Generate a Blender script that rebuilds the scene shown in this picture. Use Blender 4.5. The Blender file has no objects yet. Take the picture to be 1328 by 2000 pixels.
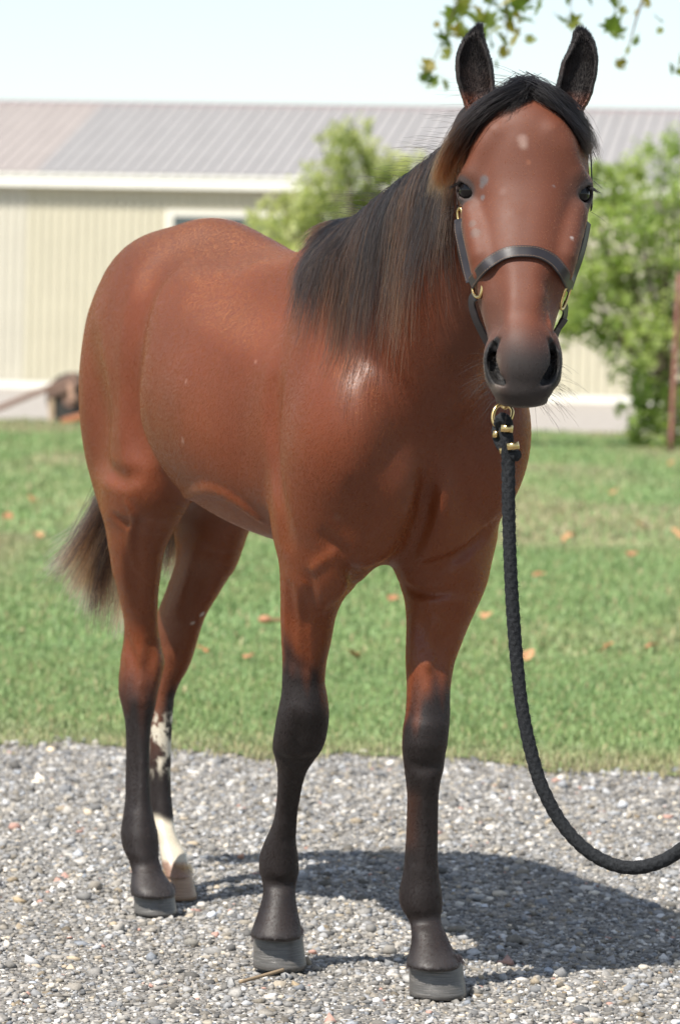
import bpy, math, random
import numpy as np
from mathutils import Vector, Matrix
R = math.radians
rng = np.random.default_rng(7); random.seed(7)
scene = bpy.context.scene
COL = scene.collection

# ------------------------------------------------------------ camera, sky, sun, exposure
F, PX, PY, CAM_H, ROLL = 7000.0, 664.0, 620.0, 1.32, R(1.3)
cam = bpy.data.cameras.new('camera'); cam_o = bpy.data.objects.new('camera', cam); COL.objects.link(cam_o)
cam.sensor_fit = 'VERTICAL'; cam.sensor_height = 24.0; cam.sensor_width = 24.0
cam.lens = F/2000*24.0; cam.shift_y = -380/2000.0
cam.clip_start = 0.1; cam.clip_end = 3000
cam_o.matrix_world = Matrix.Translation((0, 0, CAM_H)) @ (Matrix.Rotation(R(90), 4, 'X') @ Matrix.Rotation(ROLL, 4, 'Z'))
cam.dof.use_dof = True; cam.dof.focus_distance = 6.62; cam.dof.aperture_fstop = 4.2
scene.camera = cam_o

SUN_DIR = Vector((-0.67, -0.74, 0)).normalized()*math.cos(R(54)) + Vector((0, 0, math.sin(R(54))))   # towards the sun
world = bpy.data.worlds.new('World'); scene.world = world; world.use_nodes = True
wn = world.node_tree; bg = wn.nodes['Background']
sky = wn.nodes.new('ShaderNodeTexSky'); sky.sky_type = 'NISHITA'; sky.sun_disc = False
sky.sun_elevation = R(54); sky.sun_rotation = math.atan2(SUN_DIR.x, SUN_DIR.y)
sky.air_density = 1.0; sky.dust_density = 0.5; sky.ozone_density = 0.3
veil = wn.nodes.new('ShaderNodeMix'); veil.data_type = 'RGBA'; veil.inputs[0].default_value = .38; veil.inputs[7].default_value = (5.3, 5.7, 6.0, 1)      # even white veil added over the whole sky to fill the shadows
wn.links.new(sky.outputs[0], veil.inputs[6]); wn.links.new(veil.outputs[2], bg.inputs[0]); bg.inputs[1].default_value = 0.10
sun = bpy.data.lights.new('sun', 'SUN'); sun.energy = 5.0; sun.angle = R(0.53); sun.color = (1.0, 0.95, 0.87)
sun_o = bpy.data.objects.new('sun', sun); COL.objects.link(sun_o)
sun_o.rotation_euler = SUN_DIR.to_track_quat('Z', 'Y').to_euler(); sun_o.location = (-6, -8, 14)
scene.view_settings.view_transform = 'Standard'; scene.view_settings.look = 'None'
scene.view_settings.exposure = 0.82; scene.view_settings.gamma = 1.0
scene.cycles.max_bounces = 8; scene.cycles.transparent_max_bounces = 12

# ------------------------------------------------------------ helpers
def at(px, py, D):
    """metres of the point seen at that photograph position when it stands D metres away"""
    u, v = px-PX, py-PY; c, s = math.cos(ROLL), math.sin(ROLL)
    return Vector(((u*c+v*s)/F*D, D, CAM_H-(-u*s+v*c)/F*D))
def tag(o, label=None, cat=None, group=None, kind=None):
    if label: o['label'] = label
    if cat: o['category'] = cat
    if group: o['group'] = group
    if kind: o['kind'] = kind
    return o
def empty(name, loc=(0, 0, 0), rot=(0, 0, 0)):
    o = bpy.data.objects.new(name, None); o.location = loc; o.rotation_euler = rot
    o.empty_display_size = 0.1; COL.objects.link(o); return o
def link(name, me, mat=None, parent=None, smooth=False):
    o = bpy.data.objects.new(name, me); COL.objects.link(o)
    if mat is not None and not me.materials: me.materials.append(mat)
    if parent is not None:
        o.parent = parent
        o.matrix_parent_inverse = Matrix.LocRotScale(parent.location, parent.rotation_euler, parent.scale).inverted() if parent.parent is None else Matrix()
    if smooth: me.polygons.foreach_set('use_smooth', [True]*len(me.polygons))
    return o
def mesh(name, v, f):
    me = bpy.data.meshes.new(name); me.from_pydata([tuple(map(float, p)) for p in v], [], [tuple(map(int, q)) for q in f]); me.update(); return me
def mesh_np(name, v, f, corners):
    """fast mesh of uniform polygons"""
    v = np.asarray(v, np.float32); f = np.asarray(f, np.int32)
    me = bpy.data.meshes.new(name); me.vertices.add(len(v)); me.vertices.foreach_set('co', v.ravel())
    me.loops.add(f.size); me.loops.foreach_set('vertex_index', f.ravel())
    me.polygons.add(len(f)); me.polygons.foreach_set('loop_start', np.arange(0, f.size, corners, dtype=np.int32))
    me.update(calc_edges=True); me.validate(); return me
def col_attr(me, name, rgb):
    a = me.color_attributes.new(name, 'FLOAT_COLOR', 'POINT')
    c = np.ones((len(me.vertices), 4), np.float32); c[:, :3] = rgb; a.data.foreach_set('color', c.ravel())
def flt_attr(me, name, val):
    a = me.attributes.new(name, 'FLOAT', 'POINT'); a.data.foreach_set('value', np.asarray(val, np.float32))
class NT:
    """small node-tree builder"""
    def __init__(s, name, rough=0.6, spec=0.5):
        s.m = bpy.data.materials.new(name); s.m.use_nodes = True; s.t = s.m.node_tree
        s.b = s.t.nodes['Principled BSDF']; s.b.inputs['Roughness'].default_value = rough; s.b.inputs['Specular IOR Level'].default_value = spec
    def n(s, kind, **kw):
        x = s.t.nodes.new('ShaderNode'+kind)
        for k, v in kw.items():
            if k.startswith('i_'): x.inputs[k[2:].replace('_', ' ')].default_value = v
            else: setattr(x, k, v)
        return x
    def l(s, a, b): s.t.links.new(a, b)
    def set(s, sock, v):
        if hasattr(v, 'is_linked') or hasattr(v, 'links'): s.l(v, s.b.inputs[sock])
        else: s.b.inputs[sock].default_value = v
    def coords(s, scale=(1, 1, 1), kind='Object'):
        tc = s.n('TexCoord'); mp = s.n('Mapping'); mp.inputs['Scale'].default_value = scale
        s.l(tc.outputs[kind], mp.inputs[0]); return mp.outputs[0]
    def noise(s, vec, scale, detail=4, rough=0.55, out=0):
        x = s.n('TexNoise'); x.inputs['Scale'].default_value = scale; x.inputs['Detail'].default_value = detail; x.inputs['Roughness'].default_value = rough
        if vec is not None: s.l(vec, x.inputs['Vector'])
        return x.outputs[out]
    def ramp(s, fac, stops):
        x = s.n('ValToRGB'); e = x.color_ramp.elements
        while len(e) < len(stops): e.new(0.5)
        for q, (p, c) in zip(e, stops): q.position = p; q.color = (*c, 1) if len(c) == 3 else c
        s.l(fac, x.inputs[0]); return x.outputs[0]
    def mix(s, fac, a, b, mode='MIX'):
        x = s.n('Mix', data_type='RGBA', blend_type=mode)
        for sock, v in ((x.inputs[0], fac), (x.inputs[6], a), (x.inputs[7], b)):
            if hasattr(v, 'links'): s.l(v, sock)
            else: sock.default_value = v if not isinstance(v, tuple) else (*v, 1)
        return x.outputs[2]
    def math(s, op, a, b=0.0, clamp=False):
        x = s.n('Math', operation=op, use_clamp=clamp)
        for sock, v in ((x.inputs[0], a), (x.inputs[1], b)):
            if hasattr(v, 'links'): s.l(v, sock)
            else: sock.default_value = v
        return x.outputs[0]
    def bump(s, h, strength=0.3, dist=0.01):
        x = s.n('Bump'); x.inputs['Strength'].default_value = strength; x.inputs['Distance'].default_value = dist
        s.l(h, x.inputs['Height']); s.l(x.outputs[0], s.b.inputs['Normal']); return x
    def attr(s, name, out='Color'):
        x = s.n('Attribute'); x.attribute_name = name; return x.outputs[out]
def plain(name, rgb, rough=0.6, spec=0.5, metal=0.0, var=0.12, scale=20):
    t = NT(name, rough, spec); v = t.coords(); nz = t.noise(v, scale)
    a = tuple(c*(1-var) for c in rgb); b = tuple(min(1, c*(1+var)) for c in rgb)
    t.set('Base Color', t.ramp(nz, [(0.3, a), (0.7, b)])); t.set('Metallic', metal); return t.m
# ------------------------------------------------------------ implicit modelling of the animal's body
def axis(parts):
    """graded axis: (start, end, step) pieces that follow one another"""
    out = []
    for a, b, st in parts: out.append(np.linspace(a, b, max(2, int(round((b-a)/st))+1))[:-1])
    return np.concatenate(out+[np.array([parts[-1][1]])]).astype(np.float32)
class Field:
    def __init__(s, ax, ay, az):
        s.ax, s.ay, s.az = ax, ay, az; s.f = np.full((len(ax), len(ay), len(az)), 0.12, np.float32)
    def box(s, lo, hi, pad):
        sl = []
        for a, l, h in zip((s.ax, s.ay, s.az), lo, hi):
            i = max(0, np.searchsorted(a, l-pad)); j = min(len(a), np.searchsorted(a, h+pad)+1); sl.append(slice(i, max(j, i+1)))
        sl = tuple(sl); return sl, s.ax[sl[0]][:, None, None], s.ay[sl[1]][None, :, None], s.az[sl[2]][None, None, :]
    def put(s, sl, d, k, sub=False):
        a = s.f[sl]
        if sub:
            d = -d; h = np.maximum(k-np.abs(a-d), 0)/k if k > 0 else 0; s.f[sl] = np.maximum(a, d)+h*h*k*0.25
        else:
            h = np.maximum(k-np.abs(a-d), 0)/k if k > 0 else 0; s.f[sl] = np.minimum(a, d)-h*h*k*0.25
    def cone(s, p0, p1, r0, r1, k=0.03, sub=False):
        p0 = np.array(p0); p1 = np.array(p1); r = max(r0, r1)
        sl, x, y, z = s.box(np.minimum(p0, p1)-r, np.maximum(p0, p1)+r, k+0.02)
        d = p1-p0; L = float(d@d)+1e-12
        t = np.clip(((x-p0[0])*d[0]+(y-p0[1])*d[1]+(z-p0[2])*d[2])/L, 0, 1)
        q = np.sqrt((x-p0[0]-t*d[0])**2+(y-p0[1]-t*d[1])**2+(z-p0[2]-t*d[2])**2)-(r0+(r1-r0)*t)
        s.put(sl, q, k, sub)
    def ell(s, c, r, axes=None, k=0.03, sub=False):
        """ellipsoid: centre, radii, rows of axes"""
        c = np.array(c); A = np.eye(3) if axes is None else np.array(axes); m = max(r)
        sl, x, y, z = s.box(c-m, c+m, k+0.015); dx, dy, dz = x-c[0], y-c[1], z-c[2]
        q = [(A[i][0]*dx+A[i][1]*dy+A[i][2]*dz) for i in range(3)]
        n1 = np.sqrt(sum((q[i]/r[i])**2 for i in range(3))); n2 = np.sqrt(sum((q[i]/r[i]**2)**2 for i in range(3)))+1e-6
        s.put(sl, n1*(n1-1)/n2, k, sub)
    def chain(s, pts, k=0.02, n=6, sub=False):
        """smooth tube through (x, y, z, r) keys, blended in as one piece"""
        P = spline(np.array(pts, float), n); r = P[:, 3].max()
        sl, x, y, z = s.box(P[:, :3].min(0)-r, P[:, :3].max(0)+r, k+0.02); q = None
        for a, b in zip(P[:-1], P[1:]):
            d = b[:3]-a[:3]; L = float(d@d)+1e-12
            t = np.clip(((x-a[0])*d[0]+(y-a[1])*d[1]+(z-a[2])*d[2])/L, 0, 1)
            w = np.sqrt((x-a[0]-t*d[0])**2+(y-a[1]-t*d[1])**2+(z-a[2]-t*d[2])**2)-(a[3]+(b[3]-a[3])*t)
            q = w if q is None else np.minimum(q, w)
        s.put(sl, q.astype(np.float32), k, sub)
    def zloft(s, z, cx, cy, a, b, ang, n=2.0, k=0.02, sub=False, egg=0.0):
        """upright limb: for each height centre, half widths a (across), b (along), heading angle; egg narrows the front"""
        o = np.argsort(z); z, cx, cy, a, b, n = [np.asarray(q, float)[o] for q in (z, cx, cy, a, b, np.broadcast_to(n, len(z)))]
        m = max(a.max(), b.max())
        sl, X, Y, Z = s.box((cx.min()-m, cy.min()-m, z[0]), (cx.max()+m, cy.max()+m, z[-1]), k+0.015)
        zz = s.az[sl[2]]; zq = np.clip(zz, z[0], z[-1])
        g = lambda v: pchip(z, v, zq)[None, None, :]
        CX, CY, Aa, Bb, Nn = g(cx), g(cy), g(a), g(b), g(n)
        ca, sa = math.cos(ang), math.sin(ang)            # along = (sin, -cos): towards the viewer when ang = 0
        al = (X-CX)*sa-(Y-CY)*ca; ac = (X-CX)*ca+(Y-CY)*sa
        Ae = Aa*(1-egg*np.clip(al/Bb, -1, 1))
        e = (np.abs(ac/Ae)**Nn+np.abs(al/Bb)**Nn)**(1/Nn)
        d = (e-1)*np.minimum(Aa, Bb)
        over = np.abs(Z-zq[None, None, :]); d = np.where(over > 0, np.sqrt(np.maximum(d, 0)**2+over**2)+np.minimum(d, 0)*0.0, d)
        s.put(sl, d.astype(np.float32), k, sub)
    def sweep(s, P, k=0.03, n=2.2, sub=False):
        """stations (centre, U, V, a, b): elliptic tube whose sections fan smoothly from plane to plane"""
        C = np.array([p[0] for p in P]); m = max(max(p[3], p[4]) for p in P)
        sl, x, y, z = s.box(C.min(0)-m, C.max(0)+m, k+0.02); shp = np.broadcast(x, y, z).shape
        G = []
        for c, u, v, a, b in P:
            T = np.cross(u, v); G.append(((x-c[0])*T[0]+(y-c[1])*T[1]+(z-c[2])*T[2]).astype(np.float32))
        if (C[-1]-C[0])@np.cross(P[0][1], P[0][2]) < 0: G = [-g for g in G]
        t = np.zeros(shp, np.float32); over = np.maximum(-G[0], 0)
        for i in range(len(P)-1):
            m_ = (G[i] > 0); t = np.where(m_, i+np.clip(G[i]/np.maximum(G[i]-G[i+1], 1e-5), 0, 1), t)
        over = np.where(t >= len(P)-1, np.maximum(G[-1], 0), over)
        tab = np.array([[*p[0], *p[1], *p[2], p[3], p[4]] for p in P]); idx = np.arange(len(P))
        g = lambda c: np.interp(t.ravel(), idx, tab[:, c]).reshape(shp).astype(np.float32)
        dx, dy, dz = x-g(0), y-g(1), z-g(2)
        pu = dx*g(3)+dy*g(4)+dz*g(5); pv = dx*g(6)+dy*g(7)+dz*g(8); a, b = g(9), g(10)
        e = (np.abs(pu/a)**n+np.abs(pv/b)**n)**(1/n); q = (e-1)*np.minimum(a, b)
        q = np.where(over > 0, np.sqrt(np.maximum(q, 0)**2+over**2), q).astype(np.float32)
        s.put(sl, q, k, sub)
    def surface(s):
        f = s.f; ins = f < 0
        cnt = np.zeros(tuple(n-1 for n in f.shape), np.uint8)
        for i in (0, 1):
            for j in (0, 1):
                for k in (0, 1): cnt += ins[i:f.shape[0]-1+i, j:f.shape[1]-1+j, k:f.shape[2]-1+k]
        I, J, K = np.nonzero((cnt > 0) & (cnt < 8)); del cnt
        cid = np.full(tuple(n-1 for n in f.shape), -1, np.int32); cid[I, J, K] = np.arange(len(I))
        cor = {(a, b, c): f[I+a, J+b, K+c] for a in (0, 1) for b in (0, 1) for c in (0, 1)}
        acc = np.zeros((len(I), 3)); num = np.zeros(len(I))
        for ax in range(3):
            o = [q for q in range(3) if q != ax]
            for u in (0, 1):
                for w in (0, 1):
                    p = [0, 0, 0]; p[o[0]] = u; p[o[1]] = w; q = list(p); q[ax] = 1
                    va, vb = cor[tuple(p)], cor[tuple(q)]; m = (va < 0) != (vb < 0)
                    t = np.where(m, va/np.where(m, va-vb, 1), 0)
                    for d in range(3): acc[:, d] += np.where(m, (t if d == ax else p[d]), 0)
                    num += m
        loc = acc/num[:, None]
        V = np.stack([s.ax[I]+loc[:, 0]*(s.ax[I+1]-s.ax[I]), s.ay[J]+loc[:, 1]*(s.ay[J+1]-s.ay[J]), s.az[K]+loc[:, 2]*(s.az[K+1]-s.az[K])], 1)
        Q = []
        for ax in range(3):
            o1, o2 = (ax+1) % 3, (ax+2) % 3
            sl0 = [slice(None)]*3; sl1 = [slice(None)]*3; sl0[ax] = slice(0, -1); sl1[ax] = slice(1, None)
            for q in (o1, o2): sl0[q] = slice(1, -1); sl1[q] = slice(1, -1)
            A, B = ins[tuple(sl0)], ins[tuple(sl1)]
            for flip, m in ((False, A & ~B), (True, ~A & B)):
                idx = np.stack(np.nonzero(m), 1); idx[:, o1] += 1; idx[:, o2] += 1
                c = []
                for du, dw in ((0, 0), (1, 0), (1, 1), (0, 1)):
                    r = idx.copy(); r[:, o1] -= 1-du; r[:, o2] -= 1-dw; c.append(cid[r[:, 0], r[:, 1], r[:, 2]])
                q = np.stack(c, 1); Q.append(q[:, ::-1] if flip else q)
        return V, np.concatenate(Q)
def pchip(x, y, q):
    x = np.asarray(x, float); y = np.asarray(y, float)
    h = np.diff(x); dl = np.diff(y)/h; m = np.zeros(len(x))
    for i in range(1, len(x)-1):
        if dl[i-1]*dl[i] > 0:
            w1, w2 = 2*h[i]+h[i-1], h[i]+2*h[i-1]; m[i] = (w1+w2)/(w1/dl[i-1]+w2/dl[i])
    m[0], m[-1] = dl[0], dl[-1]
    i = np.clip(np.searchsorted(x, q)-1, 0, len(x)-2); t = (q-x[i])/h[i]
    return (2*t**3-3*t**2+1)*y[i]+(t**3-2*t**2+t)*h[i]*m[i]+(-2*t**3+3*t**2)*y[i+1]+(t**3-t**2)*h[i]*m[i+1]
def spline(P, n):
    """Catmull-Rom through rows"""
    P = np.asarray(P, float); E = np.vstack([2*P[0]-P[1], P, 2*P[-1]-P[-2]]); out = []
    for i in range(1, len(E)-2):
        for t in np.linspace(0, 1, n, endpoint=False):
            out.append(0.5*((2*E[i])+(-E[i-1]+E[i+1])*t+(2*E[i-1]-5*E[i]+4*E[i+1]-E[i+2])*t*t+(-E[i-1]+3*E[i]-3*E[i+1]+E[i+2])*t**3))
    return np.array(out+[P[-1]])
def relax(V, Q, n, w=0.5):
    E = np.concatenate([Q[:, [0, 1]], Q[:, [1, 2]], Q[:, [2, 3]], Q[:, [3, 0]]])
    for it in range(n):
        S = np.zeros_like(V); C = np.zeros(len(V))
        for d in range(3): S[:, d] = np.bincount(E[:, 0], V[E[:, 1], d], len(V))+np.bincount(E[:, 1], V[E[:, 0], d], len(V))
        C = np.bincount(E[:, 0], minlength=len(V))+np.bincount(E[:, 1], minlength=len(V)); A = S/np.maximum(C, 1)[:, None]
        V = V+(w if it % 2 == 0 else -w*1.04)*(A-V)
    return V
# ------------------------------------------------------------ the horse
HEAD_F = np.array([0.43, -0.903]); SIDE_R = np.array([-0.903, -0.43]); ORG = np.array([-0.129, 7.475]); ANG = math.atan2(0.43, 0.903)
def bp(s, l, z):
    q = ORG+s*HEAD_F+l*SIDE_R; return np.array([q[0], q[1], z])
AX_S = [HEAD_F[0], HEAD_F[1], 0]; AX_L = [SIDE_R[0], SIDE_R[1], 0]; AX_Z = [0, 0, 1]
def tilt(deg):
    """axes of an ellipsoid turned in the body's side plane: first row leans up-forward by deg"""
    c, s = math.cos(R(deg)), math.sin(R(deg)); S = np.array(AX_S); Z = np.array(AX_Z)
    return [c*S+s*Z, np.array(AX_L), -s*S+c*Z]
def aim(d, up=(0, 0, 1)):
    d = np.array(d, float); d /= np.linalg.norm(d); u = np.cross(up, d); u /= np.linalg.norm(u); return [d, u, np.cross(d, u)]

# limb outlines: photograph row, left edge, right edge, distance, fore-aft ratio
LEG = {
 'RF': [(960, 610, 660, 7.030, 1.2), (1010, 575, 690, 7.030, 1.25), (1080, 562, 712, 7.030, 1.15), (1120, 556, 704, 7.040, 1.12), (1142, 552, 690, 7.045, 1.15), (1164, 550, 668, 7.050, 1.18), (1200, 549, 655, 7.060, 1.15), (1250, 550.5, 646, 7.070, 1.1),
        (1300, 552.6, 636, 7.085, 1.05), (1330, 552, 634, 7.090, 1.0), (1360, 550, 638.7, 7.093, 1.0), (1385, 545, 641.5, 7.095, .98), (1410, 540, 641, 7.103, .96), (1438, 535.5, 636.5, 7.116, .96),
        (1462, 533.5, 628, 7.128, 1.0), (1485, 539, 612, 7.141, 1.1), (1510, 542.5, 597, 7.153, 1.3), (1550, 542, 587, 7.172, 1.45), (1590, 538, 581.5, 7.191, 1.5), (1615, 531, 579, 7.204, 1.45),
        (1645, 518, 578, 7.222, 1.35), (1675, 508, 582, 7.235, 1.25), (1700, 507, 583, 7.237, 1.15), (1718, 512, 579, 7.234, 1.1), (1740, 515, 576.5, 7.226, 1.05), (1770, 509, 579.5, 7.214, 1.0), (1798, 500, 585, 7.202, 1.0), (1818, 493, 588, 7.194, 1.0), (1832, 490, 590, 7.190, 1.0)],
 'LF': [(950, 860, 915, 7.04, 1.1), (1000, 820, 945, 7.05, 1.1), (1060, 795, 960, 7.05, 1.1), (1115, 788, 952, 7.04, 1.1), (1150, 792, 943, 7.04, 1.1), (1172, 796, 934, 7.03, 1.1), (1200, 796, 922, 7.03, 1.08), (1250, 794, 902, 7.02, 1.05),
        (1300, 793, 885, 7.01, 1.0), (1350, 795, 878, 7.0, .98), (1390, 793, 878, 6.995, .96), (1420, 788, 876, 6.99, .96), (1450, 786, 873, 6.99, .96), (1470, 786.5, 869, 6.995, 1.0), (1500, 790, 865, 7.0, 1.1),
        (1530, 793.6, 858, 7.005, 1.25), (1560, 796, 855, 7.01, 1.4), (1620, 794.6, 853.7, 7.02, 1.45), (1680, 791, 853.7, 7.03, 1.35), (1710, 787.5, 856, 7.035, 1.25), (1740, 781, 861, 7.04, 1.2), (1765, 781, 863, 7.04, 1.12),
        (1785, 791, 860, 7.03, 1.05), (1802, 800, 861, 7.02, 1.0), (1830, 804, 873, 7.0, .95), (1860, 800, 887, 6.98, .95), (1876, 796, 894, 6.97, .98), (1890, 793, 897, 6.965, 1.0)],
 'RH': [(870, 250, 290, 7.76, 1.4), (910, 228, 315, 7.76, 1.5), (950, 208, 338, 7.76, 1.55), (1000, 209, 342, 7.77, 1.6), (1030, 215, 335, 7.79, 1.6), (1080, 217.5, 320, 7.82, 1.55), (1120, 222, 314, 7.85, 1.5), (1170, 234, 309, 7.89, 1.5), (1220, 243, 309, 7.93, 1.7), (1260, 241, 316, 7.95, 1.65),
        (1292, 236, 322, 7.955, 1.5), (1325, 233, 315, 7.95, 1.4), (1355, 233, 308, 7.945, 1.3), (1390, 241, 301, 7.94, 1.3), (1420, 246, 295, 7.935, 1.35), (1470, 247, 292.5, 7.93, 1.4), (1520, 246, 293, 7.925, 1.4), (1560, 245.5, 295, 7.92, 1.35),
        (1600, 240.5, 302, 7.915, 1.3), (1632, 237, 309, 7.91, 1.2), (1660, 242, 310, 7.90, 1.12), (1680, 252, 311, 7.885, 1.05), (1700, 258, 317.5, 7.875, 1.0), (1720, 257, 330, 7.86, .95), (1735, 256, 340, 7.85, .95), (1748, 257, 343, 7.845, .98)],
 'LH': [(890, 390, 440, 7.9, 1.5), (930, 365, 470, 7.92, 1.6), (960, 350, 486, 7.94, 1.6), (1000, 352, 482, 7.97, 1.6), (1040, 350, 473, 8.0, 1.6), (1100, 343, 459, 8.05, 1.55), (1150, 327, 431, 8.09, 1.5), (1200, 308, 402, 8.13, 1.55), (1230, 300, 391, 8.16, 1.65), (1265, 292, 381, 8.185, 1.6),
        (1300, 289, 369, 8.19, 1.5), (1335, 288, 350, 8.185, 1.4), (1365, 289, 340, 8.18, 1.35), (1420, 290, 336, 8.175, 1.4), (1480, 290, 334, 8.17, 1.4), (1540, 292, 334, 8.165, 1.4), (1575, 293, 337, 8.16, 1.35),
        (1595, 294, 339, 8.155, 1.25), (1620, 303, 342, 8.13, 1.1), (1645, 311, 352, 8.115, 1.0), (1668, 314, 364, 8.10, 1.0), (1688, 317, 367, 8.085, 1.0), (1702, 321, 368, 8.075, 1.0), (1714, 325, 372, 8.065, 1.0)]}
def leg_keys(name):
    K = []
    for py, xl, xr, D, q in LEG[name]:
        c = at((xl+xr)/2, py, D); w = (xr-xl)/2/F*D; a = w/math.sqrt(math.cos(ANG)**2+(q*math.sin(ANG))**2); K.append((c.z, c.x, c.y, a, a*q))
    return np.array(K)

fx = axis([(-0.72, 0.20, .0060), (0.20, 0.50, .0034), (0.50, 0.56, .0060)])
fy = axis([(6.18, 6.60, .0034), (6.60, 8.36, .0060)])
fz = axis([(0.03, 1.13, .0060), (1.13, 1.88, .0034), (1.88, 1.92, .0034)])
fld = Field(fx, fy, fz)

# trunk: for stations along the body - top line, belly line, half width, height of the widest point
TR = np.array([
 (-.745, 1.20, 1.05, .05, 1.13), (-.72, 1.265, .99, .095, 1.14), (-.66, 1.37, .95, .15, 1.16), (-.57, 1.458, .935, .185, 1.19), (-.46, 1.515, .94, .205, 1.21),
 (-.35, 1.53, .94, .215, 1.2), (-.22, 1.505, .915, .232, 1.16), (-.08, 1.47, .885, .25, 1.13), (.06, 1.452, .865, .255, 1.11), (.2, 1.455, .852, .24, 1.1),
 (.32, 1.465, .845, .21, 1.1), (.43, 1.44, .84, .185, 1.1), (.54, 1.37, .85, .165, 1.08), (.61, 1.29, .88, .13, 1.06), (.66, 1.21, .95, .07, 1.06)])
def trunk(f):
    sl, X, Y, Z = f.box((-.72, 6.7, .8), (.5, 8.3, 1.6), .0)
    S = (X-ORG[0])*HEAD_F[0]+(Y-ORG[1])*HEAD_F[1]; Lt = (X-ORG[0])*SIDE_R[0]+(Y-ORG[1])*SIDE_R[1]
    Sc = np.clip(S, TR[0, 0], TR[-1, 0]); sh = Sc.shape
    g = lambda c: pchip(TR[:, 0], TR[:, c], Sc.ravel()).reshape(sh)
    top, bot, hw, zc = g(1), g(2), g(3), g(4)
    dz = Z-zc; v = np.where(dz > 0, dz/(top-zc), dz/(zc-bot)); u = Lt/hw
    e = np.sqrt(np.sqrt(u**2+1e-9)**2.0+0*v) if False else (np.abs(u)**2.05+np.abs(v)**2.05)**(1/2.05)
    d = (e-1)*np.minimum(hw, .2); over = np.abs(S-Sc); d = np.where(over > 0, np.sqrt(np.maximum(d, 0)**2+over**2)+.002, d)
    f.put(sl, d.astype(np.float32), .02)
trunk(fld)
for sg in (1, -1):                                       # muscle masses of the two sides
    # hindquarters
    fld.ell(bp(-.49, .09*sg, 1.265), (.225, .10, .205), tilt(-14), k=.07)
    fld.ell(bp(-.46, .115*sg, 1.08), (.20, .08, .21), tilt(65), k=.06)
    fld.ell(bp(-.60, .10*sg, 1.08), (.085, .075, .27), tilt(12), k=.06)
    fld.ell(bp(-.30, .15*sg, 1.03), (.085, .055, .11), tilt(20), k=.06)             # stifle
    fld.chain([(*bp(-.19, .262*sg, 1.40), .012), (*bp(-.20, .270*sg, 1.29), .016), (*bp(-.225, .268*sg, 1.16), .018), (*bp(-.245, .245*sg, 1.04), .016)], k=.07, sub=True)    # flank hollow
    # shoulder
    fld.ell(bp(.45, .12*sg, 1.2), (.10, .065, .24), tilt(-24), k=.08)
    fld.ell(bp(.52, .118*sg, 1.07), (.125, .084, .21), tilt(-22), k=.05)
    fld.ell(bp(.615 if sg > 0 else .64, (.13 if sg > 0 else .148)*sg, 1.07), (.11, .086, .17), tilt(-25), k=.09)          # point of shoulder
    fld.ell(bp(.525, .118*sg, 1.03), (.15, .072, .27), tilt(-8), k=.028)              # shoulder, standing clear of the ribs
    fld.ell(bp(.49, .13*sg, .95), (.085, .06, .12), tilt(-65), k=.06)              # triceps, elbow
    fld.ell(bp(.64, .068*sg, .995), (.075, .068, .10), tilt(-20), k=.035)           # breast muscle
    fld.ell(bp(.58, .072*sg, .915), (.08, .06, .07), tilt(0), k=.04)
fld.chain([(*bp(.745, 0, 1.08), .004), (*bp(.75, 0, 1.0), .008), (*bp(.71, 0, .92), .008), (*bp(.65, 0, .86), .006)], k=.05, sub=True)      # groove of the breast
# neck
NK = [((-.01, 7.22, 1.455), (.165, 6.86, 1.03), .155), ((.05, 7.08, 1.488), (.20, 6.80, 1.11), .142), ((.115, 6.94, 1.54), (.23, 6.72, 1.20), .120), ((.20, 6.79, 1.605), (.275, 6.63, 1.32), .10),
      ((.285, 6.64, 1.68), (.315, 6.59, 1.43), .085), ((.345, 6.55, 1.735), (.342, 6.58, 1.50), .075)]
NKs = spline(np.array([(*t, *b, a) for t, b, a in NK]), 3); NK = [(q[:3], q[3:6], q[6]) for q in NKs]
st = []
for i, (t, b, a) in enumerate(NK):
    t, b = np.array(t), np.array(b); c = (t+b)/2; V = (t-b)/np.linalg.norm(t-b)
    n0, n1 = NK[max(i-1, 0)], NK[min(i+1, len(NK)-1)]; T = (np.array(n1[0])+n1[1]-np.array(n0[0])-n0[1]); T = T-V*(T@V); T /= np.linalg.norm(T)
    st.append((c, np.cross(T, V), V, a, np.linalg.norm(t-b)/2))
fld.sweep(st, k=.05, n=2.0)
# limbs
for nm in ('RF', 'LF', 'RH', 'LH'):
    K = leg_keys(nm); top = {'RF': .05, 'LF': .05, 'RH': .06, 'LH': .06}[nm]
    fld.zloft(K[:, 0], K[:, 1], K[:, 2], K[:, 3], K[:, 4], ANG, n=2.15, k=.06 if nm[1] == 'F' else .085)
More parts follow.
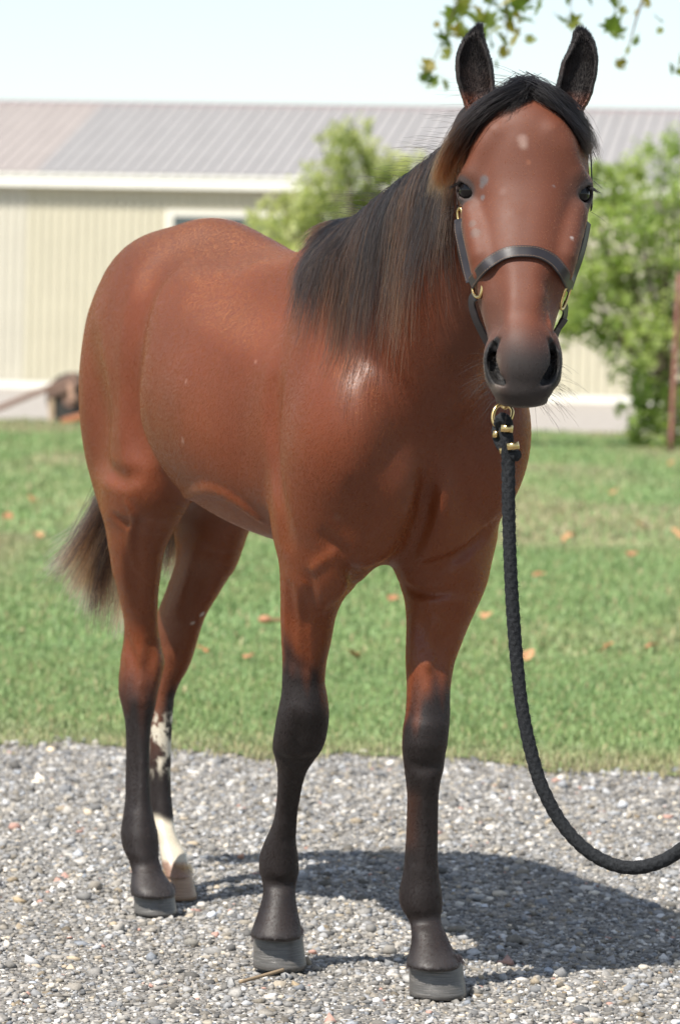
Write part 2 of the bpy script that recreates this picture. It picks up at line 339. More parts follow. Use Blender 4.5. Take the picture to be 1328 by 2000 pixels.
# head: photograph row, left edge, right edge, face distance, rear distance, squareness
HD = [(168, 1000, 1060, 6.5, 6.56, 2.0), (180, 968, 1092, 6.485, 6.58, 2.1), (198, 940, 1118, 6.47, 6.605, 2.2), (225, 918, 1134, 6.45, 6.635, 2.3), (260, 903, 1143, 6.43, 6.65, 2.4), (300, 896, 1148, 6.412, 6.665, 2.45), (350, 896, 1149, 6.39, 6.67, 2.5), (390, 898, 1145, 6.372, 6.67, 2.5), (430, 898, 1138, 6.355, 6.66, 2.5),
      (470, 900, 1132, 6.338, 6.63, 2.5), (510, 907, 1124, 6.322, 6.59, 2.45), (550, 919, 1112, 6.305, 6.54, 2.4), (590, 933, 1097, 6.288, 6.49, 2.35), (625, 944, 1085, 6.275, 6.45, 2.3), (655, 952, 1079, 6.263, 6.425, 2.2),
      (690, 958, 1081, 6.253, 6.41, 2.2), (720, 958, 1081, 6.25, 6.4, 2.25), (748, 957, 1083, 6.255, 6.39, 2.3), (768, 963, 1074, 6.262, 6.38, 2.3), (784, 975, 1062, 6.275, 6.365, 2.1)]
K = []
for py, xl, xr, d0, d1, n in HD:
    c = at((xl+xr)/2, py, (d0+d1)/2); K.append((c.z, c.x, c.y, (xr-xl)/2/F*(d0*.7+d1*.3), (d1-d0)/2, n))
K = np.array(K); HEADK = K
fld.zloft(K[:, 0], K[:, 1], K[:, 2], K[:, 3], K[:, 4], 0.0, n=K[:, 5], k=.035, egg=.10)
EYE = {}
for sg, ex, ey, sx in ((-1, 908.5, 370, 1), (1, 1140, 378, 1)):
    gz = np.array([sg*.70, -.71, .04]); gz /= np.linalg.norm(gz); S = np.array(at(ex+sg*5, ey, 6.433)); EYE[sg] = (S-gz*.0220, gz)
    E0 = EYE[sg][0]
    fld.ell(E0-gz*.012+np.array([0, 0, .003]), (.030, .030, .032), k=.035)                # orbit
    fld.chain([(*(E0+gz*.008+np.array([-sg*.030, -.012, .010])), .006), (*(E0+gz*.010+np.array([-sg*.012, -.004, .0215])), .0075), (*(E0+gz*.006+np.array([sg*.010, .012, .020])), .006)], k=.022)   # brow
    fld.ell(at(1024+sg*80, 455, 6.55), (.02, .08, .08), k=.05)                              # jaw muscle
    fld.chain([(*at(1024+sg*101, 430, 6.425), .008), (*at(1022+sg*92, 480, 6.39), .009), (*at(1021+sg*82, 530, 6.365), .007)], k=.04)   # facial crest
fld.ell(at(1022, 290, 6.45), (.075, .04, .075), k=.06)                                      # forehead
fld.ell(at(1019, 705, 6.284), (.047, .033, .052), k=.04)                                     # muzzle front
for sg in (-1, 1):                                                                          # nostrils: wing, cavity, rim
    W = [(*at(1021+sg*46, 650, 6.284), .005), (*at(1021+sg*58, 668, 6.278), .005), (*at(1021+sg*67, 696, 6.28), .0045), (*at(1021+sg*66, 724, 6.282), .0045), (*at(1021+sg*57, 746, 6.278), .005), (*at(1021+sg*42, 758, 6.266), .005)]
    fld.chain(W, k=.018)
    fld.chain([(*at(1021+sg*54, 665, 6.305), .012), (*at(1021+sg*61, 700, 6.31), .012), (*at(1021+sg*57, 735, 6.308), .012)], k=.025)
fld.ell(at(1018, 766, 6.29), (.046, .034, .022), k=.02)                                     # upper lip
fld.ell(at(1018, 781, 6.328), (.046, .036, .014), k=.008)                                   # lower lip
NOS = {-1: [(973, 665, .0035), (964, 681, .0080), (961.5, 702, .0108), (965, 721, .0122), (974, 738, .0110), (984, 748, .0055)], 1: [(1074, 665, .0035), (1080, 682, .0080), (1082.5, 700, .0105), (1079, 718, .0120), (1069, 736, .0108), (1059, 747, .0055)]}
NOSP = {}
def first_hit(px, py, d0=6.18, d1=6.55):
    """distance at which the view line meets the head so far"""
    D = np.arange(d0, d1, .002); P = np.array([tuple(at(px, py, q)) for q in D]); ii = [np.clip(np.searchsorted(a, P[:, c])-1, 0, len(a)-2) for c, a in enumerate((fx, fy, fz))]; return D[np.argmax(fld.f[ii[0], ii[1], ii[2]] < 0)]
for sg in (-1, 1):
    pts = [(*at(x, y, first_hit(x, y)+.002), r) for x, y, r in NOS[sg]]; NOSP[sg] = pts
    fld.chain(pts, k=.004, sub=True)
    fld.chain([(q[0]-sg*.002, q[1]+.014, q[2]+.003, q[3]*.85) for q in pts[1:5]], k=.003, sub=True)
    fld.cone(np.array(pts[2][:3])+np.array([-sg*.003, .02, 0]), np.array(pts[2][:3])+np.array([-sg*.016, .07, .03]), .0095, .008, k=.003, sub=True)
# ears
EAR = {-1: [(232, 917, 936, 6.515), (215, 910, 950, 6.515), (196, 904, 962, 6.518), (173, 896.5, 965.5, 6.52), (151, 891, 964.5, 6.522), (128, 890, 962, 6.524), (102, 893.5, 954.5, 6.526), (79, 903, 947.5, 6.53), (60, 919, 943.5, 6.534), (47, 933, 942, 6.538)],
       1: [(232, 1116, 1138, 6.515), (215, 1104, 1140, 6.515), (199, 1092, 1149, 6.518), (171, 1086, 1159, 6.52), (151, 1091, 1164, 6.522), (124, 1097, 1167, 6.524), (102, 1108, 1166, 6.526), (79, 1117, 1160, 6.53), (63, 1120, 1150, 6.534), (53, 1127, 1138, 6.538)]}
EARK = {}
for sg in (-1, 1):
    A = []
    for py, xl, xr, D in EAR[sg]:
        c = at((xl+xr)/2, py, D); A.append((c.z, c.x, c.y, (xr-xl)/2/F*D))
    A = np.array(A); b = np.clip(A[:, 3]*1.05, .006, .034); EARK[sg] = A
    fld.zloft(A[:, 0], A[:, 1], A[:, 2]+.01, A[:, 3], b, R(-18)*sg, n=2.0, k=.012)
    m = slice(1, 9)
    fld.zloft(A[m, 0], A[m, 1], A[m, 2]-.017, np.maximum(A[m, 3]-.004, .002), np.maximum(b[m]-.004, .003)*1.05, R(-18)*sg, n=2.0, k=.005, sub=True)
# eye openings
for sg in (-1, 1):
    c, gz = EYE[sg]; side = np.cross(gz, (0, 0, 1)); side /= np.linalg.norm(side); up = np.cross(side, gz)
    tl = R(26)*(1 if sg < 0 else -1); s2 = side*math.cos(tl)+up*math.sin(tl); u2 = np.cross(s2, gz)
    fld.ell(c, (.0248, .0248, .0248), k=.012)
    fld.ell(c+gz*.024-u2*(.0018 if u2[2] > 0 else -.0018), (.027, .0230, .0134), [gz, s2, u2], k=.003, sub=True)
    fld.ell(c, (.0212, .0212, .0212), k=.001, sub=True)
def field(p):
    """signed distance to the body at points (n, 3)"""
    p = np.atleast_2d(p); ix = []
    for d, a in enumerate((fx, fy, fz)):
        q = np.clip(p[:, d], a[0], a[-1]-1e-6); i = np.clip(np.searchsorted(a, q, 'right')-1, 0, len(a)-2); ix.append((i, (q-a[i])/(a[i+1]-a[i])))
    (i, u), (j, v), (k, w) = ix; f = fld.f; r = 0
    for a, wa in ((0, 1-u), (1, u)):
        for b, wb in ((0, 1-v), (1, v)):
            for c, wc in ((0, 1-w), (1, w)): r = r+f[i+a, j+b, k+c]*wa*wb*wc
    return r
def grad(p, e=.006):
    p = np.atleast_2d(p); g = np.stack([field(p+np.eye(3)[d]*e)-field(p-np.eye(3)[d]*e) for d in range(3)], 1)
    return g/np.maximum(np.linalg.norm(g, axis=1, keepdims=True), 1e-9)
def push(p, off):
    off = np.broadcast_to(off, len(p))
    for _ in range(3):
        f = field(p); m = f < off
        if not m.any(): break
        p = p.copy(); p[m] += grad(p[m])*(off[m]-f[m])[:, None]
    return p
CAMP = np.array([0, 0, CAM_H])
def surf(px, py, d0=6.15, d1=8.4, off=0.0):
    """point of the coat seen at that photograph position"""
    D = np.arange(d0, d1, .003); P = np.array([at(px, py, 1.0)])-CAMP; P = CAMP+P*D[:, None]; f = field(P); k = np.argmax(f < 0)
    p = P[k]; return p+grad(p)[0]*off if off else p
def onskin(pts, off):
    return push(np.array(pts, float), off)

# skin relief: creases (depth > 0) and raised veins or muscle edges (depth < 0), each a path over the coat
def crease(path, r, depth, k=.03):
    P = np.array([surf(x, y) for x, y in path]); G = grad(P, .012); r = np.broadcast_to(r, len(P)); fall = np.sin(np.linspace(.08, math.pi-.08, len(P)))**.6
    fld.chain([(*(p+g_*(q-depth*w+.35*k*(1-w))), q) for p, g_, q, w in zip(P, G, r, fall)], k=k, sub=True)
def vein(path, r=.005, rise=.003, k=.014):
    P = np.array([surf(x, y) for x, y in path]); G = grad(P, .012); fld.chain([(*(p+g_*(rise-r)), r*w) for p, g_, w in zip(P, G, np.sin(np.linspace(.5, math.pi-.5, len(P)))**.5)], k=k)
crease([(300, 525), (284, 575), (266, 635), (255, 700), (257, 770), (270, 840), (296, 905), (332, 955)], .03, .010, .06)      # flank fold
crease([(330, 500), (370, 470), (430, 478), (465, 500)], .06, .006, .09)                                                     # hollow before the hip
crease([(545, 690), (536, 760), (534, 840), (538, 920), (548, 990), (558, 1045)], .026, .008, .035)                               # behind the shoulder
crease([(838, 920), (832, 980), (815, 1040), (785, 1092)], .014, 0.0130, 0.0255)                                                  # breast
crease([(965, 1020), (938, 1052), (902, 1082), (862, 1102), (812, 1112)], .010, 0.0116, 0.0170)
crease([(700, 1138), (680, 1108), (664, 1078), (640, 1048)], .012, 0.0101, 0.0213)
crease([(800, 1130), (840, 1138), (880, 1128)], .007, 0.0058, 0.0102); crease([(797, 1150), (840, 1160), (885, 1150)], .007, 0.0058, 0.0102); crease([(795, 1112), (835, 1122), (880, 1110)], .007, 0.0058, 0.0102)
crease([(606, 1130), (604, 1190), (600, 1250), (596, 1300)], .012, 0.0072, 0.0213); crease([(566, 1150), (568, 1220), (572, 1290)], .012, 0.0058, 0.0213)
crease([(820, 1215), (840, 1260), (850, 1310)], .014, 0.0058, 0.0255); crease([(885, 1200), (868, 1260), (858, 1330)], .012, 0.0058, 0.0255)
crease([(700, 960), (730, 1010), (735, 1060)], .02, 0.0072, 0.0340); crease([(880, 900), (905, 960), (900, 1020)], .02, 0.0072, 0.0340)
crease([(222, 1008), (250, 1022), (285, 1018)], .010, 0.0058, 0.0170); crease([(200, 900), (235, 935), (265, 930)], .014, 0.0072, 0.0255); crease([(268, 1040), (262, 1110), (268, 1180)], .014, 0.0058, 0.0255)
crease([(400, 1080), (385, 1140), (365, 1200)], .02, 0.0058, 0.0255)
vein([(365, 968), (395, 958), (432, 962), (470, 985), (505, 1010)], .007, 0.0043, 0.0187)
vein([(612, 1112), (632, 1096), (655, 1078)], .006, .004); vein([(598, 1140), (612, 1190), (606, 1250), (612, 1300)], .005, .003); vein([(720, 1060), (755, 1030), (790, 1000)], .005, .003)
vein([(850, 1215), (838, 1260), (836, 1300)], .005, .003); vein([(250, 985), (262, 1010), (255, 1060), (268, 1110)], .005, .003)
vein([(958, 560), (962, 600), (958, 640)], .004, 0.0029, 0.0102); vein([(1075, 570), (1074, 610), (1078, 645)], .004, 0.0029, 0.0102)
crease([(562, 1530), (563, 1580), (560, 1640)], .009, .004, .018); crease([(578, 1520), (574, 1580), (572, 1640)], .008, .003, .016)          # tendons
crease([(812, 1550), (812, 1610), (812, 1680)], .009, .004, .018); crease([(842, 1550), (842, 1620), (842, 1690)], .008, .003, .016); crease([(262, 1440), (262, 1510), (260, 1575)], .008, .004, .016)
crease([(548, 1478), (575, 1488), (605, 1480)], .009, .002, .016); crease([(800, 1492), (825, 1500), (852, 1492)], .009, .002, .016)
crease([(522, 1722), (545, 1730), (570, 1724)], .009, .004, .016); crease([(800, 1792), (828, 1800), (852, 1792)], .009, .004, .016); crease([(258, 1682), (280, 1690), (304, 1684)], .009, .004, .016)
crease([(250, 1250), (262, 1300), (258, 1350)], .010, .004, .02); crease([(296, 1262), (290, 1310), (284, 1350)], .010, .004, .02); crease([(575, 1400), (585, 1430), (580, 1460)], .010, .003, .02)
crease([(180, 700), (190, 790), (200, 870)], .05, .006, .07); crease([(420, 560), (520, 600), (560, 640)], .06, .004, .08)
for sg in (-1, 1):                                                                                                          # bony relief of the face
    X = lambda dx: 1022+sg*dx
    crease([(X(54), 545), (X(60), 590), (X(62), 630), (X(60), 655)], .016, .003, .035)
    vein([(X(108), 410), (X(100), 450), (X(90), 495)], .008, .002, .028); vein([(X(62), 255), (X(86), 288), (X(104), 330)], .010, .002, .032)
V, Q = fld.surface()
V = relax(V, Q, 4, .5)
# ---- coat pigment with some painted shade, laid down by place on the body
def sstep(a, b, x):
    t = np.clip((x-a)/(b-a), 0, 1); return t*t*(3-2*t)
def vnoise(P, s, seed):
    """cheap smooth value noise"""
    r = np.random.default_rng(seed).random((32, 32, 32)); q = P*s; i = np.floor(q).astype(int); t = q-i; t = t*t*(3-2*t); o = 0
    for a in (0, 1):
        for b in (0, 1):
            for c in (0, 1):
                w = (t[:, 0] if a else 1-t[:, 0])*(t[:, 1] if b else 1-t[:, 1])*(t[:, 2] if c else 1-t[:, 2])
                o = o+w*r[(i[:, 0]+a) % 32, (i[:, 1]+b) % 32, (i[:, 2]+c) % 32]
    return o
BAY = np.array([.108, .0252, .0080]); RED = np.array([.126, .0290, .0062]); DARK = np.array([.0060, .0052, .0054]); GREY = np.array([.060, .053, .050])
coat_c = np.tile(BAY, (len(V), 1))
def paint(mask, rgb):
    global coat_c
    coat_c = coat_c*(1-mask[:, None])+np.array(rgb)*mask[:, None]
S_ = (V[:, 0]-ORG[0])*HEAD_F[0]+(V[:, 1]-ORG[1])*HEAD_F[1]; L_ = (V[:, 0]-ORG[0])*SIDE_R[0]+(V[:, 1]-ORG[1])*SIDE_R[1]; Z_ = V[:, 2]
n1 = vnoise(V, 9, 1); n2 = vnoise(V, 28, 2); n3 = vnoise(V, 90, 3)
coat_c *= (.88+.24*n1)[:, None]*(.94+.12*n3)[:, None]
paint(.85*sstep(1.06, .88, Z_)*(.6+.4*n1), RED)                                                # redder below
paint(.45*sstep(1.34, 1.50, Z_)*sstep(.15, -.25, S_)*(.5+.7*n1), [.060, .020, .009])
for q in ((370, 490, .06), (410, 485, .07), (440, 500, .05), (335, 520, .05)): paint(.40*sstep(q[2], q[2]*.3, np.linalg.norm(V-surf(q[0], q[1]), axis=1)), [.075, .019, .007])                          # croup hollow: missing sky sheen painted as darker coat colour
paint(.55*sstep(.11, .02, np.abs(L_))*sstep(.97, .90, Z_)*sstep(.5, .3, S_)*sstep(-.45, -.3, S_), [.075, .036, .026])   # belly
def spot(px, py, r, rgb, amt=1.0, soft=.5, p=None):
    c = surf(px, py) if p is None else np.array(p); d = np.linalg.norm(V-c, axis=1)*(1+.5*(n2-.5)); paint(amt*sstep(r, r*soft, d), rgb)
ink = {}
for nm, z0, z1 in (('RF', .675, .55), ('LF', .66, .53), ('RH', .60, .40), ('LH', .52, .40)):
    Kl = leg_keys(nm); o = np.argsort(Kl[:, 0]); Kl = Kl[o]
    cx, cy, aa, bb = (np.interp(Z_, Kl[:, 0], Kl[:, i]) for i in (1, 2, 3, 4))
    al = ((V[:, 0]-cx)*HEAD_F[0]+(V[:, 1]-cy)*HEAD_F[1])/bb; ac = ((V[:, 0]-cx)*SIDE_R[0]+(V[:, 1]-cy)*SIDE_R[1])/aa
    on = sstep(1.6, 1.25, np.hypot(al, ac))*sstep(.80, .76, Z_); out = ac if nm[0] == 'R' else -ac
    zz = Z_+.05*(n1-.5)+.09*(vnoise(V*np.array([1, 1, .3]), 60, 8)-.5)
    if nm[1] == 'F': m = sstep(z0, z1, zz-.05*out-.02*al)
    else: m = np.maximum(sstep(z0, z1, zz-.02*out), sstep(.68, .60, zz)*sstep(-.35, -.75, al))
    paint(on*m*.97, DARK); ink[nm] = on*m
    if nm == 'LF': paint(on*sstep(.5, .95, -out)*sstep(.42, .38, Z_)*sstep(.27, .31, Z_)*.3, [.08, .028, .013])
    if nm == 'LH':
        paint(on*sstep(-.2, .7, -out)*sstep(.25, .45, Z_)*.7, [.13, .045, .022])
        w = sstep(.52, .64, vnoise(V*np.array([1, 1, .5]), 60, 9)*.6+vnoise(V, 170, 10)*.4+.10*al)*sstep(.42, .40, Z_)*sstep(.255, .30, Z_)*sstep(-.3, .5, al+.35*out*-1)
        paint(on*w, [.46, .42, .34])
        paint(on*sstep(.188, .166, Z_+.02*(n2-.5)), [.46, .41, .32]); paint(on*sstep(.092, .08, Z_+.01*(n2-.5)), [.20, .12, .085])
        for q in range(9): spot(0, 0, .007, [.5, .46, .4], .7, p=at(*[(389, 1180), (396, 1200), (376, 1215), (366, 1253), (352, 1283), (362, 1290), (371, 1275), (344, 1330), (338, 1365)][q], 8.06+.008*q))
    paint(on*sstep(.11, .075, Z_)*(0 if nm == 'LH' else .30), [.045, .040, .040])               # dusty pasterns
# head
hd = sstep(6.8, 6.65, V[:, 1])*sstep(.17, .21, V[:, 0])*sstep(1.12, 1.16, Z_+.3*(6.47-V[:, 1]))
zm = Z_+.02*(n1-.5)
paint(hd*.6, [.078, .0205, .0072])
front = sstep(6.57, 6.51, V[:, 1])*hd
paint(front*sstep(1.335, 1.245, zm)*.96, [.0155, .0130, .0125])
paint(front*.5*sstep(1.42, 1.32, zm)*sstep(.035, .06, np.abs(V[:, 0]-.338)), [.062, .030, .020])
paint(front*sstep(.052, .066, .338-V[:, 0])*sstep(1.27, 1.25, Z_)*.8, [.105, .082, .062])          # pale near lip edge
paint(front*sstep(.045, .06, np.abs(V[:, 0]-.338))*sstep(1.225, 1.205, Z_)*.45, [.065, .054, .046])
paint(front*.40*sstep(.045, .08, V[:, 0]-.342)*sstep(1.62, 1.56, Z_)*sstep(1.36, 1.42, Z_), [.062, .023, .013])  # shade on the side away from the sun, painted into the face colour
for sg in (-1, 1):
    c, gz = EYE[sg]; d = np.linalg.norm(V-(c+gz*.012), axis=1); paint(.35*sstep(.06, .03, d), [.05, .026, .018]); paint(sstep(.033, .025, d)*.85, [.026, .021, .020])
    dd = np.linalg.norm((V-(c+gz*.012+np.array([sg*-.012, -.01, -.018])))/np.array([1, 1, .8]), axis=1); paint(sstep(.02, .008, dd)*.5, GREY)
    A = EARK[sg]; e = sstep(A[2, 0]-.004, A[4, 0]-.02, Z_)*sstep(.075, .05, np.abs(V[:, 0]-np.interp(Z_, A[::-1, 0][::1] if A[0, 0] > A[-1, 0] else A[:, 0], A[::-1, 1] if A[0, 0] > A[-1, 0] else A[:, 1])))
    paint(e*.97, [.0035, .003, .003]); paint(e*sstep(.45, .75, n2)*sstep(A[7, 0], A[3, 0], Z_)*.35, [.035, .013, .007])
spot(1022, 284, .010, [.30, .21, .17], .45, .1); spot(1020, 272, .012, [.26, .17, .14], .5, .1)
spot(946, 352, .011, [.07, .06, .06], .85); spot(941, 362, .007, [.08, .07, .07], .7); spot(943, 386, .006, [.10, .09, .09], .7)
spot(928, 455, .014, [.075, .05, .04], .5); spot(922, 437, .011, [.075, .05, .04], .5); spot(924, 600, .02, [.08, .05, .038], .4, .2); spot(1080, 364, .005, [.14, .12, .12], .7); spot(1116, 465, .005, [.3, .27, .26], .6)
spot(982, 375, .012, [.12, .05, .035], .4, .2); spot(1032, 318, .006, [.20, .07, .03], .4)
spot(358, 860, .012, [.22, .12, .09], .5, .2); spot(660, 1010, .012, [.17, .09, .06], .3, .2)
spot(365, 745, .007, [.28, .14, .10], .5); spot(500, 706, .006, [.26, .12, .08], .5)
# dark nostril lining
for sg in (-1, 1):
    for q in NOSP[sg]: spot(0, 0, q[3]*2.0, [.006, .0055, .0055], .97, .7, p=(q[0], q[1]+.010, q[2]))

horse = empty('horse', (float(ORG[0]), float(ORG[1]), 0))
tag(horse, 'young bay horse with black legs and mane standing on the gravel', 'horse')
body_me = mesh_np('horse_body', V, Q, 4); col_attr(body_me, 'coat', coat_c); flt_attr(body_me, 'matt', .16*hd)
t = NT('bay coat', .42, .42)
vec = t.coords((1, 1, .35)); fine = t.noise(vec, 900, 2); mid = t.noise(t.coords((1, 1, .6)), 140, 3); big = t.noise(t.coords(), 22, 3)
cc = t.mix(1.0, t.attr('coat'), t.ramp(fine, [(.25, (.92, .92, .92)), (.75, (1.08, 1.08, 1.08))]), 'MULTIPLY')
t.set('Base Color', cc)
hgt = t.math('ADD', t.math('MULTIPLY', fine, .35), t.math('ADD', t.math('MULTIPLY', mid, .22), t.math('MULTIPLY', big, .9)))
t.bump(hgt, .09, .0035); t.set('Roughness', t.math('ADD', t.ramp(t.attr('coat'), [(.012, (.56,)*3), (.06, (.38,)*3)]), t.math('ADD', t.attr('matt', 'Fac'), t.math('MULTIPLY', t.math('SUBTRACT', big, .5), .2))))
t.b.inputs['Sheen Weight'].default_value = .03; t.b.inputs['Sheen Roughness'].default_value = .35; t.b.inputs['Sheen Tint'].default_value = (1, .85, .75, 1)
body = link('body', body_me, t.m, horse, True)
# eyes
t = NT('eye', .03, .5); t.set('Base Color', (.004, .003, .003, 1)); t.b.inputs['IOR'].default_value = 1.36
eye_mat = t.m
def ball(name, c, r, mat, parent, n=20, scale=(1, 1, 1)):
    v = [(c[0], c[1], c[2]-r*scale[2])]; f = []
    for i in range(1, n):
        a = math.pi*i/n
        for j in range(2*n):
            b = math.pi*j/n; v.append((c[0]+r*scale[0]*math.sin(a)*math.cos(b), c[1]+r*scale[1]*math.sin(a)*math.sin(b), c[2]-r*scale[2]*math.cos(a)))
    v.append((c[0], c[1], c[2]+r*scale[2])); m = 2*n
    for j in range(m):
        f.append((0, 1+(j+1) % m, 1+j)); f.append((len(v)-1, 1+(n-2)*m+j, 1+(n-2)*m+(j+1) % m))
        for i in range(n-2): f.append((1+i*m+j, 1+i*m+(j+1) % m, 1+(i+1)*m+(j+1) % m, 1+(i+1)*m+j))
    return link(name, mesh(name, v, f), mat, parent, True)
for sg in (-1, 1): ball('eye', EYE[sg][0], .0224, eye_mat, horse)
# hooves
def hoof_mat(name, base, light):
    t = NT(name, .32, .5); v = t.coords((1, 1, 14)); v2 = t.coords((60, 60, 3))
    rings = t.noise(v, 26, 3); st = t.noise(v2, 6, 3)
    c = t.ramp(rings, [(.3, base), (.52, tuple(x*1.35 for x in base)), (.75, light)]); t.set('Base Color', t.mix(.12, c, t.ramp(st, [(.3, base), (.7, light)])))
    t.bump(rings, .5, .002); return t.m
HM = hoof_mat('grey hoof', (.058, .055, .052), (.145, .135, .124)); HW = hoof_mat('pale hoof', (.19, .12, .075), (.33, .235, .16))
def hoof(pl, pr, py, D, ytop, mat, ratio=1.06, shrink=.05, zb=.004):
    c = at((pl+pr)/2, py, D); w = (pr-pl)/2/F*D; a0 = w/math.sqrt(math.cos(ANG)**2+(ratio*math.sin(ANG))**2); b0 = a0*ratio
    zt = at((pl+pr)/2, ytop, D).z; n, m = 40, 9; v = []; f = []
    for i in range(m):
        u = i/(m-1)                                           # 0 at the ground, 1 at the coronet
        for j in range(n):
            th = 2*math.pi*j/n; al, ac = math.cos(th), math.sin(th)
            sq = 1.0-.10*max(0, -al)**2
            top = zt+.012*al-.006; z = zb+(top-zb)*u
            k = 1-shrink*u+.005*math.sin(u*9); fo = b0*k*(al*sq)-.014*u
            q = np.array([c.x, c.y])+HEAD_F*fo+SIDE_R*(a0*k*ac); v.append((q[0], q[1], z))
    for i in range(m-1):
        for j in range(n): f.append((i*n+j, i*n+(j+1) % n, (i+1)*n+(j+1) % n, (i+1)*n+j))
    f.append(tuple(range(n))[::-1]); f.append(tuple((m-1)*n+j for j in range(n)))
    return link('hoof', mesh('hoof', v, f), mat, horse, True)
HOOF = [hoof(495, 600, 1868, 7.215, 1822, HM, zb=.010, shrink=.09), hoof(799, 912, 1925, 6.985, 1879, HM, shrink=.08), hoof(263, 347, 1772, 7.86, 1739, HM), hoof(313, 386, 1737, 8.075, 1701, HW, shrink=.22)]
# ---- hair: real strands
def hair_mat(name, stops, rough=.42):
    m = bpy.data.materials.new(name); m.use_nodes = True; nt = m.node_tree; nt.nodes.clear()
    out = nt.nodes.new('ShaderNodeOutputMaterial'); h = nt.nodes.new('ShaderNodeBsdfHairPrincipled'); h.parametrization = 'COLOR'
    at_ = nt.nodes.new('ShaderNodeAttribute'); at_.attribute_name = 'tone'; r = nt.nodes.new('ShaderNodeValToRGB'); e = r.color_ramp.elements
    while len(e) < len(stops): e.new(.5)
    for q, (p, c) in zip(e, stops): q.position = p; q.color = (*c, 1)
    nt.links.new(at_.outputs['Fac'], r.inputs[0]); nt.links.new(r.outputs[0], h.inputs['Color']); nt.links.new(h.outputs[0], out.inputs[0])
    h.inputs['Roughness'].default_value = rough; h.inputs['IOR'].default_value = 1.28; h.inputs['Radial Roughness'].default_value = .5; h.inputs['Random Roughness'].default_value = .2
    return m
def hair(name, strands, tones, mat, parent, r0=.00035, r1=.00012):
    """strands (n, m, 3), tones (n, m)"""
    S = np.asarray(strands, np.float32); n, m = S.shape[:2]; cu = bpy.data.hair_curves.new(name); cu.add_curves([m]*n)
    cu.attributes['position'].data.foreach_set('vector', S.reshape(-1)) if 'position' in cu.attributes else None
    ra = cu.attributes.get('radius') or cu.attributes.new('radius', 'FLOAT', 'POINT'); ra.data.foreach_set('value', np.tile(np.linspace(r0, r1, m).astype(np.float32), n))
    ta = cu.attributes.new('tone', 'FLOAT', 'POINT'); ta.data.foreach_set('value', np.asarray(tones, np.float32).ravel())
    o = bpy.data.objects.new(name, cu); COL.objects.link(o); cu.materials.append(mat); o.parent = parent
    o.matrix_parent_inverse = Matrix.Translation(parent.location).inverted(); return o
def fall(root, first, steps, length, wind, off, lay=0.85, stiff=.55):
    """strands that leave the crest along 'first' and then lie down over the neck under their weight"""
    n = len(root); P = [root]; d = first/np.linalg.norm(first, axis=1, keepdims=True); seg = (length/steps)[:, None]; p = root
    for i in range(steps):
        d = d*stiff+(1-stiff)*wind; d /= np.linalg.norm(d, axis=1, keepdims=True)
        q = p+d*seg; q = push(q, off); d2 = q-p; d = d2/np.maximum(np.linalg.norm(d2, axis=1, keepdims=True), 1e-6); p = q; P.append(p)
    return np.stack(P, 1)
MANE = hair_mat('mane hair', [(0, (.003, .0026, .003)), (.4, (.006, .004, .0035)), (.65, (.030, .011, .005)), (1, (.13, .048, .018))])
TAILM = hair_mat('tail hair', [(0, (.004, .003, .0035)), (.4, (.018, .010, .008)), (.7, (.10, .048, .025)), (1, (.36, .21, .10))])
rg = np.random.default_rng(5)
CREST = spline(np.array([(-.012, 7.21, 1.457), (.015, 7.145, 1.468), (.06, 7.065, 1.493), (.115, 6.945, 1.540), (.20, 6.795, 1.607), (.285, 6.645, 1.682), (.335, 6.565, 1.732)]), 10)
def along(P, t):
    i = np.clip((t*(len(P)-1)).astype(int), 0, len(P)-2); w = (t*(len(P)-1)-i)[:, None]; return P[i]*(1-w)+P[i+1]*w
def clump(n, k, spread, gen):
    """n strands gathered in k locks"""
    return gen.integers(0, k, n), gen.normal(0, spread, n)
N = 10500; t_ = .93*rg.random(N)**1.05; root = along(CREST, t_)+rg.normal(0, .008, (N, 3))*np.array([1, 1, .4]); root = push(root, .001)
lock = np.floor(t_*90+rg.normal(0, .4, N)).astype(int) % 97; lk = np.random.default_rng(3).normal(0, 1, (97, 3))
first = np.stack([-.35+.25*lk[lock, 0]*.4, -.35+.2*rg.normal(0, .3, N), .75+.2*rg.normal(0, .5, N)], 1)
length = np.interp(t_, [0, .1, .35, .6, .8, 1], [.06, .10, .22, .32, .27, .235])*(1+.27*rg.normal(0, .6, N)+.2*lk[lock, 1]); length *= np.where(rg.random(N) < .15, .65, 1)
wx = np.interp(t_, [0, .2, .5, .8, 1], [.05, .0, -.06, -.08, -.06])+.10*lk[lock, 2]
wind = np.stack([wx+rg.normal(0, .05, N), -.28+rg.normal(0, .06, N), -np.ones(N)], 1)
st_ = fall(root, first, 16, length, wind, .003+.016*rg.random(N)**1.3)
jit = rg.normal(0, .0022, st_.shape)*np.linspace(0, 1, 17)[None, :, None]; st_ = st_+np.cumsum(jit, 1)*.5
tone = np.clip(np.interp(t_, [0, .08, .18, .45, .65, 1], [.60, .4, .08, .10, .20, .26])[:, None]+rg.normal(0, .16, (N, 1))+.20*lk[lock, 0][:, None]+np.linspace(-.10, .38, 17)[None, :]**1, 0, 1)
hair('mane', st_, tone, MANE, horse, .00042, .00012)
